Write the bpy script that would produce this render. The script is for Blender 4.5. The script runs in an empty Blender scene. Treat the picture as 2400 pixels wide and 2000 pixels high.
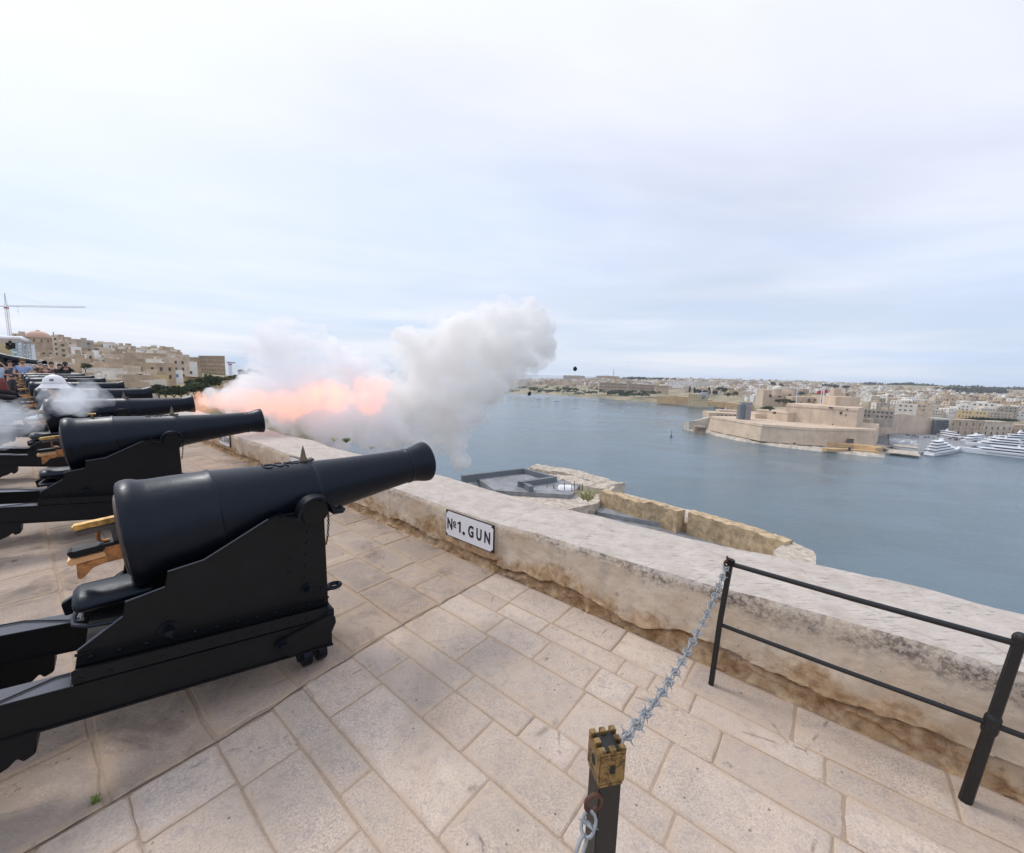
import bpy, bmesh, math, random
import numpy as np
from mathutils import Vector, Matrix, noise as mnoise
random.seed(7)
sc = bpy.context.scene
COL = sc.collection

# ------------------------------------------------------------------ camera
H = 1.85
FPX = 940.0                      # focal length in pixels of the 2400 px wide photograph
ROLL = math.atan(.032)
PITCH = math.atan(124 * math.cos(ROLL) / FPX)
_cr, _sr, _cp, _sp = math.cos(ROLL), math.sin(ROLL), math.cos(PITCH), math.sin(PITCH)
FWD = Vector((0, _cp, -_sp))
_up0 = Vector((0, _sp, _cp)); _rt0 = Vector((1, 0, 0))
RT = _cr * _rt0 + _sr * _up0
UP = -_sr * _rt0 + _cr * _up0
cam = bpy.data.cameras.new('camera'); cam_o = bpy.data.objects.new('camera', cam); COL.objects.link(cam_o)
cam.sensor_width = 36; cam.lens = 36 * FPX / 2400; cam.clip_start = .05; cam.clip_end = 90000
m = Matrix.Identity(4)
for i in range(3):
    m[i][0], m[i][1], m[i][2] = RT[i], UP[i], -FWD[i]
m[2][3] = H
cam_o.matrix_world = m
sc.camera = cam_o

# ------------------------------------------------------------------ sky, sun, exposure
SUN_EL, SUN_AZ = math.radians(48), math.radians(-60)      # azimuth measured from +Y towards +X
world = bpy.data.worlds.new('World'); sc.world = world; world.use_nodes = True
wn, wl = world.node_tree.nodes, world.node_tree.links
wn.clear()
def W(t, **k):
    n = wn.new(t)
    for a, b in k.items(): setattr(n, a, b)
    return n
out = W('ShaderNodeOutputWorld'); bg = W('ShaderNodeBackground'); bg2 = W('ShaderNodeBackground'); mixs = W('ShaderNodeMixShader')
sky = W('ShaderNodeTexSky', sky_type='NISHITA'); sky.sun_disc = False; sky.sun_elevation = SUN_EL; sky.sun_rotation = SUN_AZ
sky.air_density = 1.0; sky.dust_density = 1.5; sky.altitude = 60
bg.inputs[1].default_value = .10
tc = W('ShaderNodeTexCoord'); sep = W('ShaderNodeSeparateXYZ'); wl.new(tc.outputs['Generated'], sep.inputs[0])
def wm(op, a, b=None, c=None):
    n = W('ShaderNodeMath', operation=op)
    for i, x in enumerate((a, b, c)):
        if x is None: continue
        if hasattr(x, 'links') or isinstance(x, bpy.types.NodeSocket): wl.new(x, n.inputs[i])
        else: n.inputs[i].default_value = x
    return n.outputs[0]
zz = wm('ADD', wm('MAXIMUM', sep.outputs[2], 0.0), .16)
px_ = wm('DIVIDE', sep.outputs[0], zz); py_ = wm('DIVIDE', sep.outputs[1], zz)
cmb = W('ShaderNodeCombineXYZ'); wl.new(px_, cmb.inputs[0]); wl.new(py_, cmb.inputs[1])
def wnoise(scale, detail, rough, off=(0, 0, 0), dist=0.0, sx=1.0, rot=0.0):
    mp = W('ShaderNodeMapping'); wl.new(cmb.outputs[0], mp.inputs[0]); mp.inputs['Location'].default_value = off
    mp.inputs['Scale'].default_value = (sx, 1, 1); mp.inputs['Rotation'].default_value = (0, 0, rot)
    n = W('ShaderNodeTexNoise'); wl.new(mp.outputs[0], n.inputs[0]); n.inputs['Scale'].default_value = scale
    n.inputs['Detail'].default_value = detail; n.inputs['Roughness'].default_value = rough; n.inputs['Distortion'].default_value = dist
    return n.outputs[0]
n1 = wnoise(.42, 6, .5, (3.1, 1.3, 0), .5, .7, .5)
n2 = wnoise(1.3, 7, .5, (7, 2, 0), .6, .5, .4)
nn = wm('ADD', wm('MULTIPLY', n1, .7), wm('MULTIPLY', n2, .3))
cr = W('ShaderNodeValToRGB'); wl.new(wm('ADD', nn, wm('MULTIPLY', wm('SUBTRACT', wm('MINIMUM', sep.outputs[2], .45), .22), .22)), cr.inputs[0])
cr.color_ramp.elements[0].position = .34; cr.color_ramp.elements[0].color = (.56, .56, .56, 1)
cr.color_ramp.elements[1].position = .62; cr.color_ramp.elements[1].color = (1, 1, 1, 1)
# a brighter veil, with slightly lilac and grey variation
cc = W('ShaderNodeValToRGB'); wl.new(wnoise(.8, 5, .55, (1, 9, 0), .4, .5, .7), cc.inputs[0])
cc.color_ramp.elements[0].position = .3; cc.color_ramp.elements[0].color = (.70, .775, .955, 1)
cc.color_ramp.elements[1].position = .7; cc.color_ramp.elements[1].color = (.85, .862, .955, 1)
el = W('ShaderNodeValToRGB'); wl.new(sep.outputs[2], el.inputs[0])
for i_, (p_, v_) in enumerate(((.0, .0), (.30, 1))): el.color_ramp.elements[i_].position = p_; el.color_ramp.elements[i_].color = (v_, v_, v_, 1)
strn = W('ShaderNodeTexNoise'); mpn = W('ShaderNodeMapping'); wl.new(tc.outputs['Generated'], mpn.inputs[0]); mpn.inputs['Scale'].default_value = (1.1, 1.1, 13)
wl.new(mpn.outputs[0], strn.inputs[0]); strn.inputs['Scale'].default_value = 1.6; strn.inputs['Detail'].default_value = 4; strn.inputs['Roughness'].default_value = .5
hzr = W('ShaderNodeValToRGB'); wl.new(strn.outputs[0], hzr.inputs[0])
hzr.color_ramp.elements[0].position = .40; hzr.color_ramp.elements[0].color = (.47, .585, .77, 1); hzr.color_ramp.elements[1].position = .64; hzr.color_ramp.elements[1].color = (.72, .75, .84, 1)
mx = W('ShaderNodeMix', data_type='RGBA'); wl.new(el.outputs[0], mx.inputs[0]); wl.new(hzr.outputs[0], mx.inputs[6]); wl.new(cc.outputs[0], mx.inputs[7])
wl.new(mx.outputs[2], bg2.inputs[0]); bg2.inputs[1].default_value = 1.0
wl.new(sky.outputs[0], bg.inputs[0])
wl.new(wm('MAXIMUM', cr.outputs[0], wm('SUBTRACT', .92, wm('MULTIPLY', sep.outputs[2], 1.6))), mixs.inputs[0]); wl.new(bg.outputs[0], mixs.inputs[1]); wl.new(bg2.outputs[0], mixs.inputs[2])
wl.new(mixs.outputs[0], out.inputs[0])

sun = bpy.data.lights.new('sun', 'SUN'); sun.energy = 1.5; sun.angle = math.radians(14); sun.color = (1, .96, .9)
sun_o = bpy.data.objects.new('sun', sun); COL.objects.link(sun_o)
sd = Vector((math.sin(SUN_AZ) * math.cos(SUN_EL), math.cos(SUN_AZ) * math.cos(SUN_EL), math.sin(SUN_EL)))
sun_o.rotation_euler = sd.to_track_quat('Z', 'Y').to_euler()
sc.view_settings.view_transform = 'Standard'; sc.view_settings.look = 'None'
sc.view_settings.exposure = 0.3; sc.view_settings.gamma = 1; sc.view_settings.use_curve_mapping = False
sc.render.engine = 'CYCLES'
sc.cycles.volume_bounces = 20; sc.cycles.max_bounces = 20; sc.cycles.diffuse_bounces = 3; sc.cycles.glossy_bounces = 3; sc.cycles.volume_step_rate = 1.0; sc.cycles.volume_max_steps = 256
sc.cycles.use_denoising = True
sc.cycles.transparent_max_bounces = 16

# ------------------------------------------------------------------ projection helpers (photo pixel -> point in the place)
CAMP = Vector((0, 0, H))
def ray(u, v): return RT * ((u - 1200) / FPX) + UP * (-(v - 1000) / FPX) + FWD
def at(u, v, depth): return CAMP + ray(u, v) * depth
def atz(u, v, z):
    r = ray(u, v); return CAMP + r * ((z - H) / r.z)
def hor(u): return 876 + .032 * (u - 1200)
def zat(u, v, depth): return at(u, v, depth).z
# terrace frame: s along the parapet (towards the camera's right), t from the parapet foot into the terrace
SO = Vector((-0.0961, 3.5455, 0)); SV = Vector((.78043, -.62524, 0)); TV = Vector((-.62524, -.78043, 0))
def st(s, t, z=0.0): return SO + SV * s + TV * t + Vector((0, 0, z))
WALL_YAW = math.atan2(SV.y, SV.x)
SEA = -62.0

# ------------------------------------------------------------------ mesh builder
class MB:
    def __init__(s): s.v = []; s.f = []; s.mi = []; s.m = 0
    def add(s, vs, fs):
        o = len(s.v); s.v += [tuple(p) for p in vs]
        for f in fs: s.f.append([i + o for i in f]); s.mi.append(s.m)
        return s
    def box(s, c, d, rz=0.0, M=None):
        x, y, z = d[0] / 2, d[1] / 2, d[2] / 2
        vs = [Vector((a * x, b * y, e * z)) for e in (-1, 1) for b in (-1, 1) for a in (-1, 1)]
        if M is None: M = Matrix.Rotation(rz, 3, 'Z')
        vs = [M @ p + Vector(c) for p in vs]
        return s.add(vs, [(0, 2, 3, 1), (4, 5, 7, 6), (0, 1, 5, 4), (2, 6, 7, 3), (0, 4, 6, 2), (1, 3, 7, 5)])
    def prism(s, poly, fn, a, b):
        """poly: 2D points; fn(p, h) -> 3D"""
        n = len(poly); lo = [fn(p, a) for p in poly]; hi = [fn(p, b) for p in poly]
        fs = [tuple(range(n - 1, -1, -1)), tuple(range(n, 2 * n))] + [(i, (i + 1) % n, n + (i + 1) % n, n + i) for i in range(n)]
        return s.add(lo + hi, fs)
    def lathe(s, prof, M, n=48, cap=True):
        """prof: (x, r) along +X; M 4x4"""
        vs = []; fs = []
        for x, r in prof:
            for k in range(n):
                a = 2 * math.pi * k / n; vs.append(M @ Vector((x, r * math.cos(a), r * math.sin(a))))
        for i in range(len(prof) - 1):
            for k in range(n):
                fs.append((i * n + k, i * n + (k + 1) % n, (i + 1) * n + (k + 1) % n, (i + 1) * n + k))
        if cap:
            fs.append(tuple(range(n - 1, -1, -1))); fs.append(tuple((len(prof) - 1) * n + k for k in range(n)))
        return s.add(vs, fs)
    def cyl(s, p, q, r, n=12, r2=None):
        p = Vector(p); q = Vector(q); d = q - p; L = d.length
        if L < 1e-6: return s
        M = Matrix.Translation(p) @ d.to_track_quat('X', 'Z').to_matrix().to_4x4()
        return s.lathe([(0, r), (L, r if r2 is None else r2)], M, n)
    def tube(s, pts, r, n=8, closed=False):
        pts = [Vector(p) for p in pts]; N = len(pts); vs = []; fs = []; up = Vector((0, 0, 1))
        prev = None
        for i, p in enumerate(pts):
            if closed: d = pts[(i + 1) % N] - pts[i - 1]
            else: d = pts[min(i + 1, N - 1)] - pts[max(i - 1, 0)]
            d.normalize()
            if prev is None:
                a = d.cross(up)
                if a.length < .1: a = d.cross(Vector((1, 0, 0)))
            else: a = prev - d * prev.dot(d)
            a.normalize(); prev = a; b = d.cross(a)
            rr = r[i] if isinstance(r, (list, tuple)) else r
            for k in range(n):
                t = 2 * math.pi * k / n; vs.append(p + (a * math.cos(t) + b * math.sin(t)) * rr)
        for i in range(N if closed else N - 1):
            j = (i + 1) % N
            for k in range(n): fs.append((i * n + k, i * n + (k + 1) % n, j * n + (k + 1) % n, j * n + k))
        if not closed: fs.append(tuple(range(n - 1, -1, -1))); fs.append(tuple((N - 1) * n + k for k in range(n)))
        return s.add(vs, fs)
    def sphere(s, c, r, n=10, k=6, sc_=(1, 1, 1), half=False):
        vs = []; fs = []; c = Vector(c)
        for i in range(k + 1):
            ph = (math.pi / 2 if half else math.pi) * i / k
            for j in range(n):
                a = 2 * math.pi * j / n
                vs.append(c + Vector((r * sc_[0] * math.sin(ph) * math.cos(a), r * sc_[1] * math.sin(ph) * math.sin(a), r * sc_[2] * math.cos(ph))))
        for i in range(k):
            for j in range(n): fs.append((i * n + j, (i + 1) * n + j, (i + 1) * n + (j + 1) % n, i * n + (j + 1) % n))
        return s.add(vs, fs)
    def mesh(s, name, mats, smooth=False, angle=None):
        me = bpy.data.meshes.new(name); me.from_pydata(s.v, [], s.f)
        if not isinstance(mats, (list, tuple)): mats = [mats]
        for q in mats: me.materials.append(q)
        if any(s.mi): me.polygons.foreach_set('material_index', s.mi)
        if smooth: me.polygons.foreach_set('use_smooth', [True] * len(me.polygons))
        if angle is not None: me.set_sharp_from_angle(angle=math.radians(angle))
        me.update()
        return me
    def build(s, name, mats, parent=None, smooth=False, angle=None, bevel=0):
        me = s.mesh(name, mats, smooth or angle is not None, angle)
        if bevel:
            bm = bmesh.new(); bm.from_mesh(me); bmesh.ops.remove_doubles(bm, verts=bm.verts, dist=1e-5)
            es = [e for e in bm.edges if len(e.link_faces) == 2 and e.calc_face_angle(0) > .6]
            bmesh.ops.bevel(bm, geom=es, offset=bevel, segments=2, affect='EDGES', clamp_overlap=True)
            bm.to_mesh(me); bm.free()
        return link(name, me, parent)
def link(name, data, parent=None):
    o = bpy.data.objects.new(name, data); COL.objects.link(o)
    if parent is not None: o.parent = parent
    return o
def tag(o, label=None, cat=None, group=None, kind=None):
    if label: o['label'] = label
    if cat: o['category'] = cat
    if group: o['group'] = group
    if kind: o['kind'] = kind
    return o
def empty(name, loc=(0, 0, 0), rz=0.0, **k):
    o = bpy.data.objects.new(name, None); COL.objects.link(o); o.location = loc; o.rotation_euler = (0, 0, rz)
    o.empty_display_size = .1
    tag(o, **k); return o
def kids(o): return [c for c in bpy.data.objects if c.parent == o]
def copy_tree(o, parent=None, ch=None):
    if ch is None:
        ch = {}
        for c in bpy.data.objects:
            if c.parent: ch.setdefault(c.parent.name, []).append(c)
    c = o.copy(); COL.objects.link(c); c.parent = parent
    for k in ch.get(o.name, []): copy_tree(k, c, ch)
    return c
def recalc(me):
    bm = bmesh.new(); bm.from_mesh(me); bmesh.ops.recalc_face_normals(bm, faces=bm.faces); bm.to_mesh(me); bm.free()

# ------------------------------------------------------------------ materials
class NT:
    def __init__(s, name):
        s.m = bpy.data.materials.new(name); s.m.use_nodes = True; s.t = s.m.node_tree; s.n = s.t.nodes; s.l = s.t.links
        s.b = s.n['Principled BSDF']; s.o = s.n['Material Output']
    def node(s, t, **k):
        n = s.n.new(t)
        for a, b in k.items(): setattr(n, a, b)
        return n
    def set(s, sock, x):
        if isinstance(x, bpy.types.NodeSocket): s.l.new(x, sock)
        else:
            if hasattr(sock.default_value, '__len__') and not hasattr(x, '__len__'): x = (x,) * len(sock.default_value)
            if hasattr(x, '__len__') and len(x) == 3 and len(sock.default_value) == 4: x = (*x, 1)
            sock.default_value = x
    def math(s, op, a, b=None, c=None, clamp=False):
        n = s.node('ShaderNodeMath', operation=op); n.use_clamp = clamp
        for i, x in enumerate((a, b, c)):
            if x is not None: s.set(n.inputs[i], x)
        return n.outputs[0]
    def pos(s, kind='world', scale=(1, 1, 1), off=(0, 0, 0), rot=(0, 0, 0)):
        if kind == 'world': p = s.node('ShaderNodeNewGeometry').outputs['Position']
        else: p = s.node('ShaderNodeTexCoord').outputs['Object']
        mp = s.node('ShaderNodeMapping'); s.l.new(p, mp.inputs[0]); mp.inputs['Scale'].default_value = scale
        mp.inputs['Location'].default_value = off; mp.inputs['Rotation'].default_value = rot
        return mp.outputs[0]
    def noise(s, vec, scale=5, detail=4, rough=.5, dist=0):
        n = s.node('ShaderNodeTexNoise'); s.l.new(vec, n.inputs[0]); n.inputs['Scale'].default_value = scale
        n.inputs['Detail'].default_value = detail; n.inputs['Roughness'].default_value = rough; n.inputs['Distortion'].default_value = dist
        return n.outputs[0]
    def vor(s, vec, scale=5, feature='F1'):
        n = s.node('ShaderNodeTexVoronoi', feature=feature); s.l.new(vec, n.inputs[0]); n.inputs['Scale'].default_value = scale
        return n.outputs[0]
    def ramp(s, x, stops):
        n = s.node('ShaderNodeValToRGB'); s.l.new(x, n.inputs[0]); e = n.color_ramp.elements
        while len(e) < len(stops): e.new(.5)
        for i, (p, c) in enumerate(stops):
            e[i].position = p
            if not hasattr(c, '__len__'): c = (c, c, c)
            e[i].color = (*c, 1)
        return n.outputs[0]
    def mix(s, f, a, b, mode='MIX'):
        n = s.node('ShaderNodeMix', data_type='RGBA', blend_type=mode); s.set(n.inputs[0], f); s.set(n.inputs[6], a); s.set(n.inputs[7], b)
        return n.outputs[2]
    def bump(s, h, strength=.3, dist=.01, prev=None):
        n = s.node('ShaderNodeBump'); n.inputs['Strength'].default_value = strength; n.inputs['Distance'].default_value = dist
        s.l.new(h, n.inputs['Height'])
        if prev is not None: s.l.new(prev, n.inputs['Normal'])
        return n.outputs[0]
    def fin(s, color=None, rough=None, normal=None, metal=None, spec=None):
        if color is not None: s.set(s.b.inputs['Base Color'], color)
        if rough is not None: s.set(s.b.inputs['Roughness'], rough)
        if metal is not None: s.set(s.b.inputs['Metallic'], metal)
        if spec is not None: s.set(s.b.inputs['Specular IOR Level'], spec)
        if normal is not None: s.l.new(normal, s.b.inputs['Normal'])
        return s.m
def plain(name, col, rough=.6, metal=0, var=.25, scale=3, bump=.0, kind='world'):
    t = NT(name); p = t.pos(kind); n = t.noise(p, scale, 5, .6)
    c = t.mix(n, tuple(x * (1 - var) for x in col), tuple(min(1, x * (1 + var)) for x in col))
    nb = t.bump(t.noise(p, scale * 6, 4, .6), bump, .01) if bump else None
    return t.fin(c, rough, nb, metal)
M = {}
# black gun paint: brush marks, dust in the recesses, rubbed edges
t = NT('gun_paint'); p = t.pos('obj'); n = t.noise(p, 3, 6, .6); n2_ = t.noise(t.pos('obj', (1, 6, 6)), 12, 4, .6)
c = t.mix(t.ramp(n, [(.45, 0), (.75, .5)]), (.0026, .0038, .0075), (.008, .010, .015))
M['gun'] = t.fin(c, t.ramp(n2_, [(.3, .30), (.7, .48)]), t.bump(t.noise(p, 60, 3, .5), .12, .004, t.bump(n, .25, .006)), 0, .30)
M['gun'].node_tree.nodes['Principled BSDF'].inputs['Specular Tint'].default_value = (.72, .84, 1, 1)
M['railtop'] = plain('lit_rail_paint', (.055, .06, .075), .28, 0, .2, 8, .05, 'obj')  # paler than the carriage: light on rail tops and edges put into the colour
t = NT('carriage_paint'); p = t.pos('obj'); n = t.noise(p, 5, 6, .6); n2_ = t.noise(t.pos('obj', (2, 2, 9)), 9, 4, .6)
c = t.mix(t.ramp(n, [(.5, 0), (.8, .5)]), (.0045, .0048, .0058), (.011, .0115, .013))
M['carr'] = t.fin(c, t.ramp(n2_, [(.3, .40), (.7, .6)]), t.bump(t.noise(p, 45, 3, .5), .2, .004), 0, .25)
t = NT('brass'); p = t.pos('obj'); n = t.noise(p, 30, 6, .65)
M['brass'] = t.fin(t.mix(t.ramp(n, [(.4, 0), (.65, 1)]), (.62, .40, .13), (.25, .15, .06)), t.ramp(n, [(.3, .3), (.7, .55)]), t.bump(n, .3, .003), .85)
t = NT('aged_brass'); p = t.pos('obj'); n = t.noise(p, 55, 6, .65, .5); n3 = t.noise(p, 14, 4, .6)
mk = t.ramp(t.math('ADD', t.math('MULTIPLY', n, .6), t.math('MULTIPLY', n3, .4)), [(.47, 0), (.56, .9)])
M['oldbrass'] = t.fin(t.mix(mk, (.30, .20, .08), (.085, .05, .026)), t.ramp(n, [(.3, .35), (.7, .6)]), t.bump(n, .4, .002), .7)
t = NT('worn_copper'); p = t.pos('obj'); n = t.noise(p, 25, 6, .65)
M['copper'] = t.fin(t.mix(t.ramp(n, [(.4, 0), (.7, 1)]), (.50, .24, .10), (.16, .07, .035)), .42, t.bump(n, .3, .003), .7)
M['copperl'] = plain('polished_copper', (.62, .38, .20), .35, .75, .25, 20, .15, 'obj')
M['iron'] = plain('bare_iron', (.09, .075, .072), .5, .5, .4, 20, .2, 'obj')
M['sightb'] = plain('dull_sight_brass', (.13, .11, .07), .5, .6, .3, 40, .2, 'obj')
M['rust'] = plain('rusty_iron', (.10, .045, .03), .75, .2, .5, 40, .4, 'obj')
M['galv'] = plain('galvanised_chain', (.30, .32, .335), .55, .35, .25, 60, .3, 'obj')
M['rail'] = plain('black_rail_paint', (.006, .006, .007), .5, 0, .4, 30, .3, 'obj')
M['post'] = plain('black_post_paint', (.007, .0065, .0065), .5, 0, .4, 30, .2, 'obj')
M['dark'] = plain('dark_opening', (.012, .012, .013), .8)

# paving stone
def stone(name, a, b, sand, tan=0.0):
    t = NT(name); p = t.pos(); oi = t.node('ShaderNodeObjectInfo').outputs['Random']
    vo = t.node('ShaderNodeVectorMath', operation='ADD'); t.l.new(p, vo.inputs[0]); cb = t.node('ShaderNodeCombineXYZ')
    t.l.new(t.math('MULTIPLY', oi, 37.0), cb.inputs[0]); t.l.new(t.math('MULTIPLY', oi, 71.0), cb.inputs[1]); t.l.new(cb.outputs[0], vo.inputs[1])
    q = vo.outputs[0]
    big = t.noise(q, 2.2, 5, .6, .6); mid = t.noise(q, 16, 6, .7); fine = t.noise(q, 95, 4, .8); g = t.noise(q, 300, 2, .8)
    c = t.mix(t.ramp(big, [(.35, 0), (.68, 1)]), a, b)
    c = t.mix(t.math('MULTIPLY', t.math('SUBTRACT', oi, .5), .5), c, (.25, .20, .17)) if False else c
    tone = t.ramp(oi, [(0, (.82, .80, .79)), (.35, (.98, .94, .89)), (.7, (1.02, 1.0, .99)), (1, (1.12, 1.1, 1.06))])
    ampl = t.ramp(t.noise(p, 1.9, 4, .6), [(.35, .25), (.65, 1.15)])
    c = t.mix(1.0, c, tone, 'MULTIPLY')
    # warm stains
    c = t.mix(t.ramp(t.noise(p, 1.1, 5, .6, 1.0), [(.5, 0), (.72, .55)]), c, (.47, .32, .22))
    # grain
    c = t.mix(t.math('MULTIPLY', t.ramp(fine, [(.40, 1), (.52, 0)]), t.math('MULTIPLY', ampl, .5)), c, (.19, .165, .155))
    c = t.mix(t.math('MULTIPLY', t.ramp(fine, [(.55, 0), (.66, 1)]), t.math('MULTIPLY', ampl, .45)), c, (.70, .67, .65))
    c = t.mix(t.math('MULTIPLY', t.ramp(g, [(.38, 1), (.5, 0)]), .25), c, (.22, .19, .17))
    # grey bloom
    c = t.mix(t.ramp(mid, [(.50, 0), (.72, .6)]), c, (.27, .24, .24))
    c = t.mix(t.ramp(t.noise(p, 3.5, 6, .7, .8), [(.54, 0), (.68, .6)]), c, (.50, .395, .305))
    if tan: c = t.mix(t.ramp(t.noise(t.pos('world', (1, 1, 1), (4, 2, 0)), 1.6, 6, .7, .5), [(.50, 0), (.66, .75)]), c, (.135, .105, .085))
    crk = t.vor(t.pos('world', (1, 1, 1), (3, 1, 0)), 1.15, 'DISTANCE_TO_EDGE'); wv = t.noise(p, 3.0, 5, .7)
    c = t.mix(t.math('MULTIPLY', t.ramp(crk, [(.0, .75), (.006, .4), (.010, 0)]), t.ramp(wv, [(.52, 0), (.58, 1)])), c, (.20, .155, .12))
    c = t.mix(t.ramp(t.noise(p, .8, 5, .65, .6), [(.48, 0), (.66, .6)]), c, (.31, .26, .215))
    # rare black grime patches and pits
    c = t.mix(t.ramp(t.noise(q, 5.5, 7, .72, .4), [(.635, 0), (.69, .75)]), c, (.07, .062, .06))
    pit = t.vor(t.pos('world'), 11); c = t.mix(t.ramp(pit, [(.0, .85), (.055, .6), (.075, 0)]), c, (.09, .075, .065))
    at_ = t.node('ShaderNodeAttribute', attribute_name='rim').outputs['Fac']
    rimf = t.math('MULTIPLY', t.math('POWER', at_, .6), t.ramp(t.noise(p, 9, 6, .75), [(.38, .0), (.58, 1)]))
    c = t.mix(t.math('MULTIPLY', rimf, .8), c, sand)
    nb = t.bump(fine, .55, .004, t.bump(mid, .5, .010, t.bump(big, .3, .02)))
    return t.fin(c, .88, nb, 0, .25)
M['slab'] = stone('paving_stone', (.545, .462, .395), (.61, .505, .415), (.50, .385, .29))
M['slab2'] = stone('worn_shaded_paving', (.36, .285, .225), (.47, .375, .30), (.42, .31, .215), 1)  # tan stone, also darkened to stand for shade under the guns
t = NT('sandy_joint'); p = t.pos(); n = t.noise(p, 9, 7, .7); f = t.noise(p, 90, 3, .7)
c = t.mix(n, (.33, .245, .175), (.49, .38, .285)); c = t.mix(t.ramp(f, [(.4, .35), (.6, 0)]), c, (.22, .17, .13))
M['joint'] = t.fin(c, .95, t.bump(f, .5, .006, t.bump(n, .5, .02)), 0, .15)

# parapet: weathered plaster over limestone
t = NT('weathered_parapet'); p = t.pos(); sp_ = t.node('ShaderNodeSeparateXYZ'); t.l.new(p, sp_.inputs[0]); z = sp_.outputs[2]
nz = t.node('ShaderNodeNewGeometry'); sn = t.node('ShaderNodeSeparateXYZ'); t.l.new(nz.outputs['True Normal'], sn.inputs[0])
topf = t.math('MULTIPLY', t.ramp(sn.outputs[2], [(.45, 0), (.8, 1)]), t.ramp(z, [(.36, 0), (.40, 1)]))
n = t.noise(p, 2.3, 7, .65, .4); f = t.noise(p, 45, 5, .75); g = t.noise(p, 10, 7, .7, .3); st_ = t.noise(t.pos('world', (1, 1, .18)), 9, 5, .6)
face = t.mix(t.ramp(n, [(.35, 0), (.65, 1)]), (.53, .415, .30), (.66, .56, .445))
face = t.mix(t.ramp(st_, [(.5, 0), (.75, .5)]), face, (.33, .30, .28))
# ochre where the plaster has gone, following height with a ragged edge
zz_ = t.math('ADD', z, t.math('MULTIPLY', t.math('SUBTRACT', t.noise(p, 1.7, 6, .6, .5), .5), -.85))
zz_ = t.math('ADD', zz_, t.math('MULTIPLY', t.math('SUBTRACT', g, .5), .14))
face = t.mix(t.ramp(zz_, [(.06, 1), (.16, .85), (.235, 0)]), face, t.mix(t.ramp(g, [(.35, 0), (.62, 1)]), (.26, .145, .065), t.mix(t.noise(p, 5, 5, .7), (.52, .32, .15), (.62, .48, .33))))
face = t.mix(t.ramp(t.noise(p, 30, 5, .75, .1), [(.62, 0), (.68, .7)]), face, (.15, .11, .08))
# lichen under the top edge
zt = t.math('ADD', t.math('SUBTRACT', z, .42), t.math('MULTIPLY', t.math('SUBTRACT', t.noise(p, 3.2, 4, .6), .5), .35))
lich = t.math('MULTIPLY', t.math('MULTIPLY', t.ramp(zt, [(.0, 0), (.07, 1)]), t.ramp(t.noise(t.pos('world', (1, 1, .3), (7, 3, 0)), 1.9, 4, .6), [(.40, .4), (.56, 1)])), t.ramp(t.noise(p, 34, 6, .8), [(.45, 0), (.56, 1)]))
face = t.mix(t.math('MULTIPLY', t.ramp(zt, [(-.0, 0), (.1, .55)]), t.ramp(t.noise(t.pos('world', (1, 1, .3), (7, 3, 0)), 1.9, 4, .6), [(.38, .2), (.6, 1)])), face, (.33, .29, .27))
face = t.mix(t.math('MULTIPLY', lich, .85), face, (.085, .07, .062))
ts = t.noise(t.pos('world', (1, 1, 1), (0, 0, 0), (0, 0, -WALL_YAW)), 6, 7, .7)
strk = t.noise(t.pos('world', (1, 7, 1), (0, 0, 0), (0, 0, -.35)), 9, 6, .75, .3)
top = t.mix(t.ramp(ts, [(.35, 0), (.65, 1)]), (.43, .375, .325), (.56, .50, .445))
top = t.mix(t.ramp(strk, [(.555, 0), (.63, .8)]), top, (.22, .195, .19))
top = t.mix(t.ramp(f, [(.6, 0), (.7, .5)]), top, (.30, .26, .25))
top = t.mix(t.ramp(t.noise(p, 1.3, 4, .5), [(.62, 0), (.75, .25)]), top, (.56, .42, .30))
pl2 = t.vor(t.pos('world', (1, 1, 1), (1, 5, 0)), 1.3, 'DISTANCE_TO_EDGE')
top = t.mix(t.math('MULTIPLY', t.ramp(pl2, [(0, .35), (.007, .15), (.012, 0)]), t.ramp(g, [(.45, 0), (.55, 1)])), top, (.17, .145, .13))
c = t.mix(topf, face, top)
M['parapet'] = t.fin(c, .92, t.bump(f, .6, .006, t.bump(g, .5, .015)), 0, .2)
# ------------------------------------------------------------------ far materials
def lime(name, col, amt=.3, streak=.5, sc1=.25):
    t = NT(name); p = t.pos(); n = t.noise(p, sc1, 7, .65, .5); stn = t.noise(t.pos('world', (1, 1, .15)), sc1 * 2.2, 5, .65)
    c = t.mix(t.ramp(n, [(.3, 0), (.7, 1)]), tuple(x * (1 - amt) for x in col), tuple(min(.85, x * (1 + amt * .6)) for x in col))
    c = t.mix(t.ramp(stn, [(.5, 0), (.8, streak)]), c, tuple(x * .55 for x in col))
    return t.fin(c, .9, t.bump(n, .3, .3), 0, .2)
TOWN = [lime('honey_limestone', (.50, .385, .27)), lime('cream_limestone', (.58, .48, .37)), lime('pale_render', (.70, .645, .56), .15),
        lime('tan_limestone', (.42, .32, .23)), lime('white_render', (.78, .76, .72), .1, .2), lime('grey_limestone', (.42, .37, .31)),
        lime('yellow_render', (.60, .47, .27), .15)]
TONE = ['honey coloured', 'cream', 'pale', 'tan', 'white', 'greyish', 'yellow']
M['roof'] = lime('flat_roof', (.60, .56, .50), .2, .1)
M['win'] = plain('dark_window', (.07, .065, .06), .35)
M['shut'] = plain('blue_shutter', (.10, .22, .42), .5)
M['green'] = plain('green_balcony', (.10, .28, .22), .5)
M['fort'] = lime('fort_limestone', (.60, .475, .355), .20, .5, .07)
M['rock'] = lime('shore_rock', (.52, .46, .38), .4, .4, .15)
M['orange'] = lime('orange_limestone', (.53, .36, .19), .25, .3, .15)
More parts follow.
